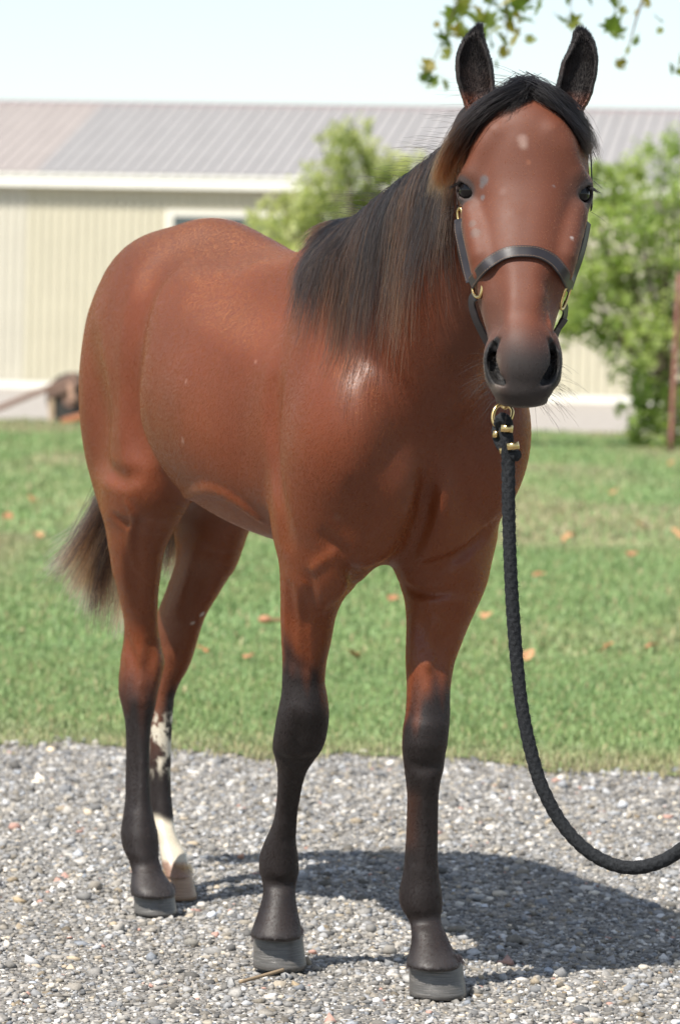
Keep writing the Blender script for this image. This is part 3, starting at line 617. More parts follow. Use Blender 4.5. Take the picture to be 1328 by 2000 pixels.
# wind-blown hairs above the crest
N2 = 170; t2 = .35+.65*rg.random(N2); r2 = along(CREST, t2); r2 = push(r2, .002); st2 = [r2]; d = np.stack([-.5+rg.normal(0, .2, N2), rg.normal(0, .2, N2), .7+rg.normal(0, .25, N2)], 1)
L2 = .05+.09*rg.random(N2); p = r2
for i in range(9):
    d = d*.75+.25*np.stack([-1+rg.normal(0, .3, N2), rg.normal(0, .3, N2), -.15+rg.normal(0, .3, N2)], 1); d /= np.linalg.norm(d, axis=1, keepdims=True); p = p+d*(L2/9)[:, None]; st2.append(p)
hair('flyaway_hair', np.stack(st2, 1), np.clip(.3+.2*rg.normal(0, 1, (N2, 1))+np.zeros((1, 10)), 0, 1), MANE, horse, .0003, .0001)
# forelock: two falls parted between the ears
def guided(G, n, spread, off, seed, tail=.0, m=14, lenvar=.25):
    g = np.random.default_rng(seed); C = spline(np.array(G, float), 8); u = np.linspace(0, 1, m); out = []
    base = along(C, u); sp = g.normal(0, 1, (n, 3))*spread[0]; ends = g.normal(0, 1, (n, 3))*spread[1]
    lk3 = g.normal(0, 1, (16, 3)); li3 = g.integers(0, 16, n); ends = lk3[li3]*spread[1]*.9+ends*.5; sp = lk3[li3]*spread[0]*.5+sp*.75
    k = 1-lenvar*g.random(n)**1.5; tt = u[None, :]*k[:, None]
    P = along(C, tt.ravel()).reshape(n, m, 3)+sp[:, None, :]*(1-tt[..., None])+ends[:, None, :]*tt[..., None]
    P = P+np.cumsum(g.normal(0, .0012, P.shape), 1)+np.sin(tt*9+g.uniform(0, 6.2, (n, 1)))[..., None]*g.normal(0, .0016, (n, 1, 3))
    q = push(P.reshape(-1, 3), 0.0); lift = (off*g.random(n))[:, None].repeat(m, 1).ravel()*np.tile(np.sin(np.linspace(.25, 2.7, m)), n)
    q = push(q, lift); return q.reshape(n, m, 3), tt
def P3(*a): return np.array([tuple(at(x, y, d)) for x, y, d in a])
FL = [(P3((1042, 172, 6.495), (1002, 182, 6.455), (951, 208, 6.435), (914, 240, 6.43), (885, 282, 6.445), (862, 334, 6.48), (852, 368, 6.50)), 950, (.009, .010), .014, 11),
      (P3((1020, 170, 6.495), (985, 192, 6.46), (945, 228, 6.45), (912, 268, 6.45), (888, 310, 6.47), (868, 352, 6.5)), 850, (.010, .013), .018, 12),
      (P3((1015, 168, 6.495), (1060, 188, 6.455), (1092, 218, 6.45), (1118, 248, 6.455), (1135, 272, 6.465), (1148, 300, 6.49)), 560, (.009, .009), .013, 13),
      (P3((1035, 166, 6.5), (1085, 190, 6.47), (1120, 225, 6.48), (1140, 262, 6.51), (1152, 305, 6.53)), 300, (.009, .010), .012, 14),
      (P3((1030, 172, 6.48), (1020, 192, 6.45), (1000, 210, 6.44), (985, 225, 6.435)), 260, (.012, .010), .010, 15)]
fs, ft = [], []
for G, n, sp, off, sd in FL:
    q, tt = guided(G, n, sp, off, sd); fs.append(q); ft.append(np.clip((.03 if sd != 12 else .1)+.10*np.random.default_rng(sd).normal(0, 1, (n, 1))+(2.0 if sd in (11, 12) else .5)*np.clip(tt-.40, 0, 1)**1.0*1.2, 0, 1))
hair('forelock', np.concatenate(fs), np.concatenate(ft), MANE, horse, .00038, .00012)
# tail, blown to one side
TG = [(P3((300, 720, 8.16), (268, 850, 8.24), (232, 960, 8.28), (190, 1060, 8.30), (145, 1160, 8.32)), 2600, (.022, .032), 21, .28),
      (P3((305, 720, 8.16), (272, 860, 8.24), (240, 980, 8.28), (215, 1080, 8.30), (205, 1190, 8.32)), 1900, (.020, .030), 22, .05),
      (P3((300, 720, 8.16), (258, 850, 8.23), (205, 985, 8.28), (160, 1060, 8.30), (105, 1110, 8.32)), 420, (.015, .022), 23, .65),
      (P3((305, 720, 8.16), (285, 880, 8.24), (262, 1020, 8.28), (240, 1150, 8.3), (228, 1240, 8.3)), 450, (.018, .014), 24, .3),
      (P3((315, 720, 8.16), (325, 860, 8.24), (333, 960, 8.28), (338, 1040, 8.29), (325, 1120, 8.3)), 900, (.02, .014), 25, .0)]
ts, tn = [], []
for G, n, sp, sd, tb in TG:
    g = np.random.default_rng(sd); C = spline(G, 8); m = 14; u = np.linspace(0, 1, m)
    lk2 = g.normal(0, 1, (14, 3)); li = g.integers(0, 14, n); e = lk2[li]*sp[1]*.8+g.normal(0, 1, (n, 3))*sp[1]*.42; s0 = g.normal(0, 1, (n, 3))*sp[0]; k = 1-.4*g.random(n)**1.7; tt = u[None]*k[:, None]
    P = along(C, tt.ravel()).reshape(n, m, 3)+s0[:, None]*(1-tt[..., None])+e[:, None]*tt[..., None]**1.3; P += np.cumsum(g.normal(0, .0015, P.shape), 1); ts.append(P)
    tn.append(np.clip(.32+tb+.22*lk2[li, 0][:, None]+.12*g.normal(0, 1, (n, 1))+.30*(tt-.3), 0, 1))
hair('tail', np.concatenate(ts), np.concatenate(tn), TAILM, horse, .00045, .00018)
# whiskers and lashes
wk, wt = [], []
for i in range(150):
    sg = rg.choice((-1, 1)); y = rg.uniform(690, 790); x = 1019+sg*rg.uniform(18, 74) if y > 755 else 1019+sg*rg.uniform(52, 72)
    p = push(np.array([tuple(at(x, y, 6.29))]), .0005)[0]; nrm = grad(p)[0]; d = nrm+np.array([sg*.5, -.1, -.25])+rg.normal(0, .22, 3); d /= np.linalg.norm(d); L = rg.uniform(.015, .06); q = [p]
    for k in range(7): d = d+np.array([0, 0, -.06])+rg.normal(0, .05, 3); d /= np.linalg.norm(d); q.append(q[-1]+d*L/7)
    wk.append(q); wt.append([.25]*8)
for sg in (-1, 1):
    c, gz = EYE[sg]
    for i in range(90):
        s = rg.uniform(-.2, 1); p = c+gz*.016+np.array([sg*(.004+.012*s), .004+.010*s, .0135-.010*max(0, s-.3)]); d = gz*.55+np.array([sg*.55, -.15, -.25])+rg.normal(0, .1, 3); L = rg.uniform(.012, .024); q = [p]
        for k in range(7): d = d+np.array([0, 0, -.05]); d /= np.linalg.norm(d); q.append(q[-1]+d*L/7)
        wk.append(q); wt.append([.05]*8)
    for i in range(6):
        p = c+gz*.02+np.array([0, 0, rg.choice((-.03, .03))]); p = push(p[None], .0005)[0]; d = np.array([sg*.9, -.3, rg.uniform(-.6, .1)]); d /= np.linalg.norm(d); L = rg.uniform(.03, .06); q = [p]
        for k in range(7): d = d+np.array([0, 0, -.04]); d /= np.linalg.norm(d); q.append(q[-1]+d*L/7)
        wk.append(q); wt.append([.1]*8)
hair('whisker', np.array(wk), np.array(wt), MANE, horse, .00022, .0001)
# fur on the ears and short fringe over the hooves
ef, et = [], []
for sg in (-1, 1):
    A = EARK[sg]; zz = A[:, 0]
    for i in range(3200):
        u = rg.random(); z = zz[1]+(zz[-1]-zz[1])*u; o = np.argsort(zz); cx = np.interp(z, zz[o], A[o, 1]); cy = np.interp(z, zz[o], A[o, 2]); w = np.interp(z, zz[o], A[o, 3])
        s = rg.choice((-1, 1)) if rg.random() < .35 else rg.uniform(-.9, .9); p = np.array([cx+s*w*.97, cy+(.008 if abs(s) == 1 else .0), z]); p = push(p[None], 0.0)[0]
        d = np.array([s*.5, -.25, .75])+rg.normal(0, .22, 3); d /= np.linalg.norm(d); L = rg.uniform(.001, .003)*(1 if abs(s) == 1 else 3.0); ef.append([p, p+d*L*.5, p+d*L+np.array([0, 0, .0005])]); et.append([.0+.3*(rg.random() < .12)]*3)
hair('ear_fur', np.array(ef), np.array(et), MANE, horse, .0003, .0001)

# short coat: fine hairs lying back and down over the whole skin, in the colour of the skin they grow from
COATM = bpy.data.materials.new('coat hair'); COATM.use_nodes = True; nt = COATM.node_tree; nt.nodes.clear()
out = nt.nodes.new('ShaderNodeOutputMaterial'); hb = nt.nodes.new('ShaderNodeBsdfHairPrincipled'); hb.parametrization = 'COLOR'; ca_ = nt.nodes.new('ShaderNodeAttribute'); ca_.attribute_name = 'hc'
nt.links.new(ca_.outputs['Color'], hb.inputs['Color']); nt.links.new(hb.outputs[0], out.inputs[0]); hb.inputs['Roughness'].default_value = .42; hb.inputs['Radial Roughness'].default_value = .6; hb.inputs['IOR'].default_value = 1.3; hb.inputs['Random Roughness'].default_value = .3
NF = 620000; p0, p1, p2, p3 = V[Q[:, 0]], V[Q[:, 1]], V[Q[:, 2]], V[Q[:, 3]]; fn = np.cross(p2-p0, p3-p1); area = np.linalg.norm(fn, axis=1)/2; fn /= np.maximum(2*area, 1e-9)[:, None]
wgt = area*np.where(fn[:, 1] < .55, 1.0, .15)*np.where((p0[:, 1] < 6.67) & (p0[:, 2] > 1.1) & (p0[:, 2] < 1.70), .45, 1.0); qi = rg.choice(len(Q), NF, p=wgt/wgt.sum()); u, w = rg.random((2, NF, 1)); rt = (p0[qi]*(1-u)+p1[qi]*u)*(1-w)+(p3[qi]*(1-u)+p2[qi]*u)*w; nn = fn[qi]; cq = (coat_c[Q[qi, 0]]+coat_c[Q[qi, 2]])/2
hx = (rt[:, 1] < 6.67) & (rt[:, 2] > 1.1) & (rt[:, 0] > .18); fl = np.where(hx[:, None], np.array([0, -.15, -1.0]), np.array([-.55*HEAD_F[0], -.55*HEAD_F[1], -.8]))+rg.normal(0, .14, (NF, 3)); fl += .35*np.stack([vnoise(rt, 6, 71+i)-.5 for i in range(3)], 1)
fl -= nn*np.sum(fl*nn, 1, keepdims=True); fl /= np.maximum(np.linalg.norm(fl, axis=1, keepdims=True), 1e-6); LF_ = np.where(hx, .0028, .0046)*rg.uniform(.6, 1.25, NF); LF_ *= np.where(rt[:, 2] > 1.70, .45, 1)
S3 = np.stack([rt, rt+(fl*.5+nn*.07)*LF_[:, None], rt+(fl+nn*.07)*LF_[:, None]], 1).astype(np.float32)
cu = bpy.data.hair_curves.new('coat_hair'); cu.add_curves([3]*NF); cu.attributes['position'].data.foreach_set('vector', S3.reshape(-1)); ra = cu.attributes.get('radius') or cu.attributes.new('radius', 'FLOAT', 'POINT'); ra.data.foreach_set('value', np.tile(np.array([.00017, .00016, .00006], np.float32), NF))
hc = cu.attributes.new('hc', 'FLOAT_COLOR', 'POINT'); c4 = np.ones((NF, 4), np.float32); c4[:, :3] = cq*np.array([1.55, 1.45, 1.35])*rg.uniform(.85, 1.15, (NF, 1)); hc.data.foreach_set('color', np.repeat(c4, 3, 0).ravel())
co = bpy.data.objects.new('coat_hair', cu); COL.objects.link(co); cu.materials.append(COATM); co.parent = body; co['kind'] = 'stuff'; bpy.context.view_layer.update(); co.matrix_parent_inverse = body.matrix_world.inverted()
# hair hanging over the rims of the hooves
cf, ct = [], []
for h_, nm in zip(HOOF, ('RF', 'LF', 'RH', 'LH')):
    top = np.array([q.co[:] for q in h_.data.vertices])[8*40:]; c0 = top.mean(0)
    for i in range(900):
        j = rg.random()*40; a = top[int(j) % 40]*(1-j % 1)+top[(int(j)+1) % 40]*(j % 1); o_ = (a-c0)*np.array([1, 1, 0]); o_ /= np.linalg.norm(o_); p = a+o_*rg.uniform(-.009, -.002)+np.array([0, 0, rg.uniform(.004, .016)]); d = o_*.55+np.array([0, 0, -1])+rg.normal(0, .18, 3); d /= np.linalg.norm(d); L = rg.uniform(.008, .02); cf.append([p, p+d*L*.5+o_*.001, p+d*L]); ct.append([(.05+.1*rg.random()) if nm != 'LH' else .95]*3)
hair('fetlock_fringe', np.array(cf), np.array(ct), TAILM, horse, .0004, .00012)
# ------------------------------------------------------------ halter and lead rope
t = NT('dark brown leather', .34, .5); v = t.coords(); nz = t.noise(v, 160, 4); n2_ = t.noise(v, 25, 3)
t.set('Base Color', t.ramp(n2_, [(.3, (.010, .0075, .0085)), (.7, (.022, .017, .019))])); t.bump(nz, .12, .0006); t.set('Roughness', t.ramp(n2_, [(.3, (.30,)*3), (.7, (.42,)*3)])); LEATHER = t.m
BRASS = plain('brass', (.62, .45, .20), .26, .5, 1.0, .15, 60); THREAD = plain('brown thread', (.16, .10, .06), .8)
def ribbon(name, pts, nrm, width, thick, mat, parent, n=6):
    """strap of real thickness with rounded edges through pts; nrm faces outward"""
    P = spline(np.array(pts, float), n); Nr = spline(np.array(nrm, float), n); T = np.gradient(P, axis=0); T /= np.linalg.norm(T, axis=1, keepdims=True)
    W = np.cross(T, Nr); W /= np.linalg.norm(W, axis=1, keepdims=True); Nr = np.cross(W, T); h = width/2
    prof = [(-1, .0), (-.96, .5), (-.88, .96), (0, 1.0), (.88, .96), (.96, .5), (1, 0), (.96, -.45), (-.96, -.45)]
    v = []; f = []; m = len(prof)
    for p, w, q in zip(P, W, Nr):
        for a, b in prof: v.append(p+w*a*h+q*b*thick)
    for i in range(len(P)-1):
        for j in range(m): f.append((i*m+j, i*m+(j+1) % m, (i+1)*m+(j+1) % m, (i+1)*m+j))
    f.append(tuple(range(m))[::-1]); f.append(tuple((len(P)-1)*m+j for j in range(m)))
    o = link(name, mesh(name, v, f), mat, parent, True); o.data.set_sharp_from_angle(angle=R(38))
    return o, P, W, Nr
def stitches(P, W, Nr, width, thick, parent_o, mat=THREAD):
    """two rows of small raised stitches along a strap, one mesh"""
    v = []; f = []; L = np.concatenate([[0], np.cumsum(np.linalg.norm(np.diff(P, axis=0), axis=1))])
    for side in (-.72, .72):
        for s in np.arange(.006, L[-1]-.006, .0048):
            i = min(np.searchsorted(L, s), len(P)-1)-1; i = max(i, 0); u = (s-L[i])/max(L[i+1]-L[i], 1e-6); p = P[i]*(1-u)+P[i+1]*u; T = (P[i+1]-P[i])/max(np.linalg.norm(P[i+1]-P[i]), 1e-6)
            c = p+W[i]*side*width/2+Nr[i]*thick*1.0; k = len(v)
            for a in (-1, 1):
                for b in (-1, 1):
                    for d in (0, 1): v.append(c+T*a*.0015+W[i]*b*.0004+Nr[i]*(.0004*d))
            f += [(k, k+1, k+3, k+2), (k+4, k+6, k+7, k+5), (k, k+4, k+5, k+1), (k+2, k+3, k+7, k+6), (k+1, k+5, k+7, k+3)]
    o = link('stitching', mesh('stitching', v, f), mat, None); o.parent = parent_o; o.matrix_parent_inverse = parent_o.matrix_world.inverted(); o['kind'] = 'stuff'; return o
def tube(name, pts, r, mat, parent, n=8, m=10, closed=False):
    P = np.array(pts, float)
    if closed: P = np.vstack([P[-1], P, P[0], P[1]]); C = spline(P, n)[n:-n-1 if False else None]; C = spline(P, n)[n:n*(len(P)-2)]
    else: C = spline(P, n)
    T = np.gradient(C, axis=0) if not closed else np.roll(C, -1, 0)-np.roll(C, 1, 0); T /= np.linalg.norm(T, axis=1, keepdims=True)
    u = np.cross(T[0], (0.3, .2, .9)); u /= np.linalg.norm(u); v = []; f = []
    for c, t_ in zip(C, T):
        u = u-t_*(u@t_); u /= np.linalg.norm(u); w = np.cross(t_, u)
        for j in range(m): a = 2*math.pi*j/m; v.append(c+r*(math.cos(a)*u+math.sin(a)*w))
    k = len(C)
    for i in range(k if closed else k-1):
        for j in range(m): f.append((i*m+j, i*m+(j+1) % m, ((i+1) % k)*m+(j+1) % m, ((i+1) % k)*m+j))
    if not closed: f.append(tuple(range(m))[::-1]); f.append(tuple((k-1)*m+j for j in range(m)))
    return link(name, mesh(name, v, f), mat, parent, True)
hal_base = at(1020, 640, 6.35); halter = empty('halter', (hal_base.x, hal_base.y, hal_base.z)); tag(halter, 'dark brown leather halter with brass rings on the horse head', 'halter')
def skin(px, py, d, off=.004):
    p = push(np.array([tuple(at(px, py, d))]), off)
    for _ in range(4): p = p-grad(p)*(field(p)-off)[:, None]
    return p[0], grad(p)[0]
def strap(name, keys, width, thick=.0018, off=.004, st=True):
    q = [skin(x, y, d, off) for x, y, d in keys]; nn = np.array([b for a, b in q]); nn = (np.vstack([nn[:1], nn[:-1]])+nn*2+np.vstack([nn[1:], nn[-1:]])); q = [(a, b/np.linalg.norm(b)) for (a, _), b in zip(q, nn)]; o, P, W, Nr = ribbon(name, [a for a, b in q], [b for a, b in q], width, thick, LEATHER, halter)
    if st: stitches(P, W, Nr, width, thick, o)
    return o
def face_strap(name, keys, width, n_):
    P = push(np.array([tuple(at(*k)) for k in keys]), .004); o, P, W, Nr = ribbon(name, P, [n_]*len(keys), width, .0018, LEATHER, halter); stitches(P, W, Nr, width, .0018, o); return o
strap('noseband', [(931, 550, 6.38), (946, 527, 6.35), (966, 506, 6.33), (992, 494.5, 6.325), (1022, 491, 6.322), (1052, 496, 6.326), (1078, 511, 6.335), (1096, 533, 6.35), (1111, 561, 6.385)], .0225, off=.0055)
face_strap('cheek_strap', [(928, 548, 6.402), (918, 526, 6.41), (909, 502, 6.418), (901, 474, 6.425), (896, 448, 6.433), (896, 428, 6.442)], .0195, (-.50, -.86, -.05))
face_strap('cheek_strap', [(1113, 560, 6.41), (1118, 535, 6.425), (1124, 505, 6.435), (1128, 470, 6.45), (1133, 432, 6.46)], .0195, (.86, -.5, -.05))
strap('crown_strap', [(897, 405, 6.485), (894, 380, 6.5), (893, 340, 6.515), (898, 280, 6.54), (912, 225, 6.57), (960, 188, 6.575), (1024, 172, 6.575), (1090, 186, 6.575), (1132, 225, 6.57), (1147, 290, 6.55), (1150, 350, 6.52), (1140, 405, 6.49)], .019, off=.004, st=False)
strap('throat_strap', [(893, 462, 6.48), (897, 490, 6.495), (904, 520, 6.505), (914, 548, 6.505), (935, 572, 6.51)], .019, off=.003, st=False)
def free_strap(name, pts, width, nrm):
    return ribbon(name, [tuple(at(*p)) for p in pts], nrm, width, .0022, LEATHER, halter)[0]
nl = np.array([-.75, -.6, 0]); nr_ = np.array([.8, -.6, 0])
free_strap('chin_strap', [(929, 577, 6.395), (922, 584, 6.402), (922, 598, 6.41), (928, 620, 6.415), (938, 642, 6.42), (952, 668, 6.425), (972, 700, 6.43), (985, 740, 6.425), (986, 782, 6.41)], .019, [nl]*9)
free_strap('chin_strap', [(1099, 596, 6.395), (1103, 604, 6.405), (1101, 618, 6.415), (1094, 634, 6.42), (1086, 648, 6.425), (1070, 690, 6.43), (1030, 735, 6.43), (995, 782, 6.415)], .020, [nr_]*8)
free_strap('strap_end', [(1103, 622, 6.405), (1098, 630, 6.406), (1090, 640, 6.408)], .017, [nr_]*3)
# brass: two side links, two upper rings, the chin ring
def link_ring(pts, r): return tube('ring', [tuple(at(*p)) for p in pts], r, BRASS, halter, 6, 10, True)
link_ring([(927, 541, 6.388), (934, 535, 6.368), (942, 546, 6.353), (941, 567, 6.35), (937, 579, 6.353), (930, 580, 6.368), (924, 571, 6.386), (924, 554, 6.392)], .0031)
link_ring([(1110, 556, 6.38), (1105, 562, 6.368), (1098, 580, 6.368), (1094, 600, 6.37), (1099, 602, 6.385), (1107, 584, 6.4), (1112, 568, 6.403), (1113, 559, 6.398)], .0028)
link_ring([(898, 406, 6.465), (902, 412, 6.46), (903, 424, 6.458), (899, 434, 6.462), (895, 428, 6.468), (894, 414, 6.47)], .0028)
link_ring([(1139, 402, 6.47), (1136, 412, 6.462), (1132, 426, 6.465), (1130, 432, 6.475), (1133, 420, 6.482), (1138, 408, 6.482)], .0028)
link_ring([(968, 796, 6.385), (962, 812, 6.38), (965, 828, 6.375), (976, 834, 6.372), (988, 830, 6.375), (997, 818, 6.38), (1000, 803, 6.385), (992, 793, 6.39), (980, 790, 6.39)], .0034)
link_ring([(978, 790, 6.41), (986, 797, 6.398), (994, 790, 6.405), (988, 782, 6.42)], .0030)

t = NT('black cotton rope', .85, .2); v = t.coords(); nz = t.noise(v, 300, 4); t.set('Base Color', t.ramp(nz, [(.3, (.006, .0065, .0075)), (.75, (.024, .026, .029))])); t.bump(nz, .6, .002); ROPE = t.m
rp = at(990, 900, 6.35); lead = empty('lead_rope', (rp.x, rp.y, rp.z)); tag(lead, 'thick black braided lead rope hanging in a loop from the halter', 'rope')
def braid(name, pts, r, parent, taper=False, seg=.0015, m=30, pitch=.020):
    P0 = spline(np.array([tuple(at(*p)) for p in pts]), 30); L = np.concatenate([[0], np.cumsum(np.linalg.norm(np.diff(P0, axis=0), axis=1))])
    k = int(L[-1]/seg); s = np.linspace(0, L[-1], k); P = np.stack([np.interp(s, L, P0[:, i]) for i in range(3)], 1)
    T = np.gradient(P, axis=0); T /= np.linalg.norm(T, axis=1, keepdims=True); u = np.cross(T[0], (0, 1, 0.1)); u /= np.linalg.norm(u); v = np.zeros((k, m, 3)); a = 2*math.pi*np.arange(m)/m
    for i in range(k):
        u = u-T[i]*(u@T[i]); u /= np.linalg.norm(u); w = np.cross(T[i], u); ph = 2*math.pi*s[i]/pitch
        b = np.maximum(np.cos(5*a+ph), np.cos(5*a-ph)); rr = r*(.93+.055*b)*(1+.015*math.sin(s[i]*23))
        v[i] = P[i]+rr[:, None]*(np.cos(a)[:, None]*u+np.sin(a)[:, None]*w)
    i, j = np.meshgrid(np.arange(k-1), np.arange(m), indexing='ij'); q = np.stack([i*m+j, i*m+(j+1) % m, (i+1)*m+(j+1) % m, (i+1)*m+j], -1).reshape(-1, 4)
    me = mesh(name, np.vstack([v.reshape(-1, 3), P[:1], P[-1:]]), [tuple(x) for x in q]+[((j+1) % m, j, k*m) for j in range(m)]+[((k-1)*m+j, (k-1)*m+(j+1) % m, k*m+1) for j in range(m)])
    return link(name, me, ROPE, parent, True), P, T
RP = [(986, 836, 6.365), (988, 850, 6.355), (991, 872, 6.35), (992, 900, 6.35), (993, 1000, 6.35), (996, 1100, 6.35), (1001.5, 1200, 6.35), (1009.5, 1300, 6.35), (1022, 1400, 6.345), (1045, 1500, 6.34), (1066, 1555, 6.335), (1096, 1608, 6.33), (1136, 1653, 6.32), (1182, 1683, 6.31), (1232, 1695, 6.3), (1284, 1685, 6.29), (1328, 1660, 6.28), (1385, 1610, 6.26), (1440, 1530, 6.24), (1480, 1440, 6.22)]
rope, RPp, RPt = braid('rope', RP, .0125, lead)
braid('rope_loop', [(974, 829, 6.372), (979, 817, 6.355), (988, 822, 6.35), (992, 836, 6.358)], .0105, lead)
braid('rope_end', [(974, 828, 6.385), (971, 845, 6.38), (977, 866, 6.37), (990, 882, 6.356), (1004, 888, 6.342), (1010, 890, 6.336)], .0105, lead)
def clamp(px, py, d, w, h, ang):
    """bent brass rope clamp: a curved half band"""
    c = np.array(at(px, py, d)); ca, sa = math.cos(ang), math.sin(ang); X = np.array([ca, 0, sa]); Zv = np.array([-sa, 0, ca]); v = []; f = []; n = 10
    for i in range(n):
        th = math.pi*(i/(n-1)); x = -w*math.cos(th); y = -.012*math.sin(th)**.8
        for z, o in ((-h, 0), (-h*.75, .0026), (0, .0036), (h*.75, .0026), (h, 0)): v.append(c+X*(x*(1+o*20))+np.array([0, y-o, 0])+Zv*z)
    for i in range(n-1):
        for j in range(4): f.append((i*5+j, (i+1)*5+j, (i+1)*5+j+1, i*5+j+1))
    o = link('rope_clamp', mesh('rope_clamp', v, f), BRASS, lead, True); md = o.modifiers.new('thick', 'SOLIDIFY'); md.thickness = .0022; md.offset = -1; return o
clamp(989, 837, 6.348, .0105, .0070, R(-5)); clamp(968, 848, 6.372, .0060, .0065, R(-8)); clamp(1001, 871, 6.338, .0105, .0068, R(8)); clamp(981, 880, 6.362, .0060, .0058, R(10))
fz_, fzt = [], []
for i in range(2600):
    k = rg.integers(0, len(RPp)); nn = rg.normal(0, 1, 3); nn -= RPt[k]*(nn@RPt[k]); nn /= np.linalg.norm(nn); p = RPp[k]+nn*.0122; d = nn+rg.normal(0, .7, 3); d /= np.linalg.norm(d); L = rg.uniform(.002, .006); fz_.append([p, p+d*L*.5, p+d*L+nn*.001]); fzt.append([.15]*3)
fo = hair('rope_fuzz', np.array(fz_), np.array(fzt), MANE, lead, .0002, .0001)
# ------------------------------------------------------------ ground
def edge_y(x): return 10.72-.32*x+.12*math.sin(x*2.1+.4)+.07*math.sin(x*6.7)+.05*math.sin(x*15.3+1)+.03*math.sin(x*37)
def sheet(name, pts, z, mat):
    o = link(name, mesh(name, [(x, y, z) for x, y in pts], [tuple(range(len(pts)))]), mat); tag(o, kind='structure'); return o
t = NT('gravel bed', .9, .2); v = t.coords(); vor = t.n('TexVoronoi'); vor.inputs['Scale'].default_value = 75; t.l(v, vor.inputs['Vector'])
sep = t.n('SeparateColor'); t.l(vor.outputs['Color'], sep.inputs[0])
c = t.ramp(sep.outputs[0], [(0, (.09, .085, .08)), (.4, (.17, .16, .145)), (.8, (.27, .255, .235)), (1, (.38, .36, .33))]); dust = t.noise(v, 3, 4)
t.set('Base Color', t.mix(t.math('MULTIPLY', dust, .5), c, (.20, .185, .165))); t.bump(vor.outputs['Distance'], 1.0, .012); t.b.inputs['Normal'].is_linked; GRAVEL = t.m
far = sheet('ground', [(-400, -60), (400, -60), (400, 900), (-400, 900)], -.03, plain('far ground', (.10, .12, .04), .95, .1, 0, .25, .2))
gd = link('gravel_drive', None if False else mesh('gravel_drive', [(-30, -20, 0), (30, -20, 0), (30, 12.5, 0), (-30, 22, 0)], [(0, 1, 2, 3)]), GRAVEL); tag(gd, kind='structure')
t = NT('lawn soil', .95, .1); v = t.coords(); a_ = t.noise(v, .55, 4); b_ = t.noise(v, 6, 4); d_ = t.noise(t.coords((1, .3, 1)), 40, 3)
c = t.ramp(a_, [(.35, (.13, .20, .085)), (.52, (.17, .21, .09)), (.68, (.21, .215, .11))]); c = t.mix(t.ramp(b_, [(.35, (0, 0, 0)), (.7, (.55, .55, .55))]), c, (.13, .19, .06)); t.set('Base Color', c); t.bump(d_, .8, .03); LAWN = t.m
xs = np.concatenate([[-60, -20, -8, -4], np.arange(-2.6, 2.61, .03), [4, 8, 20, 60]])
lv = [(x, edge_y(float(np.clip(x, -8, 8)))+0*x, .006) for x in xs]+[(x, 43.0+.02*x, .006) for x in xs]; n = len(xs)
lawn = link('lawn', mesh('lawn', lv, [(i, i+1, n+i+1, n+i) for i in range(n-1)]), LAWN); tag(lawn, kind='structure')
PAD = NT('pale yard gravel', .9, .2); v = PAD.coords(); PAD.set('Base Color', PAD.ramp(PAD.noise(v, 9, 5), [(.3, (.24, .215, .19)), (.7, (.36, .33, .295))])); PAD.bump(PAD.noise(v, 30, 4), .6, .03)
sheet('yard', [(-60, 41.5), (60, 44), (60, 120), (-60, 120)], .0, PAD.m)

# loose stones, denser and finer near the viewer
ico_v = []; ph = (1+5**.5)/2
for a, b in ((1, ph), (-1, ph), (1, -ph), (-1, -ph)): ico_v += [(0, a, b), (a, b, 0), (b, 0, a)]
ico_v = np.array(ico_v)/np.linalg.norm(ico_v[0])
from itertools import combinations
el = min(np.linalg.norm(ico_v[0]-q) for q in ico_v[1:])
ico_f = [c for c in combinations(range(12), 3) if all(abs(np.linalg.norm(ico_v[i]-ico_v[j])-el) < 1e-3 for i, j in combinations(c, 2))]
ico_f = np.array([c if np.dot(np.cross(ico_v[c[1]]-ico_v[c[0]], ico_v[c[2]]-ico_v[c[0]]), ico_v[c[0]]) > 0 else (c[0], c[2], c[1]) for c in ico_f])
def stones(name, X, Y, size, seed, z0=0.0, big=False):
    g = np.random.default_rng(seed); n = len(X)
    B = np.stack([ico_v*(1+g.normal(0, .24, (12, 1)))+g.normal(0, .09, (12, 3)) for _ in range(24)])[g.integers(0, 24, n)]
    sc = np.stack([size, size*g.uniform(.6, .95, n), size*g.uniform(.38, .7, n)], 1); B = B*sc[:, None, :]
    a = g.uniform(0, 2*math.pi, n); b = g.normal(0, .32, n); ca, sa, cb, sb = np.cos(a), np.sin(a), np.cos(b), np.sin(b)
    x, y, z = B[..., 0], B[..., 1], B[..., 2]; y, z = y*cb[:, None]-z*sb[:, None], y*sb[:, None]+z*cb[:, None]; x, y = x*ca[:, None]-y*sa[:, None], x*sa[:, None]+y*ca[:, None]
    P = np.stack([x+X[:, None], y+Y[:, None], z+(z0+sc[:, 2]*g.uniform(-.45, .6, n))[:, None]], -1)
    f = (ico_f[None]+(np.arange(n)*12)[:, None, None]).reshape(-1, 3); me = mesh_np(name, P.reshape(-1, 3), f, 3)
    k = g.random(n); tone = np.select([k < .12, k < .50, k < .80, k < .92], [.085, .145, .205, .28], .38)*g.uniform(.75, 1.25, n); warm = g.normal(0, .05, n)
    tone = tone*1.24; c = np.stack([tone*(1.03+warm), tone*(.985+.2*warm), tone*(.925-warm)], 1); red = g.random(n) < .006; c[red] = [.36, .22, .18]; tan = g.random(n) < .05; c[tan] *= [1.12, 1.0, .82]
    col_attr(me, 'stone', np.repeat(c, 12, 0)); return me
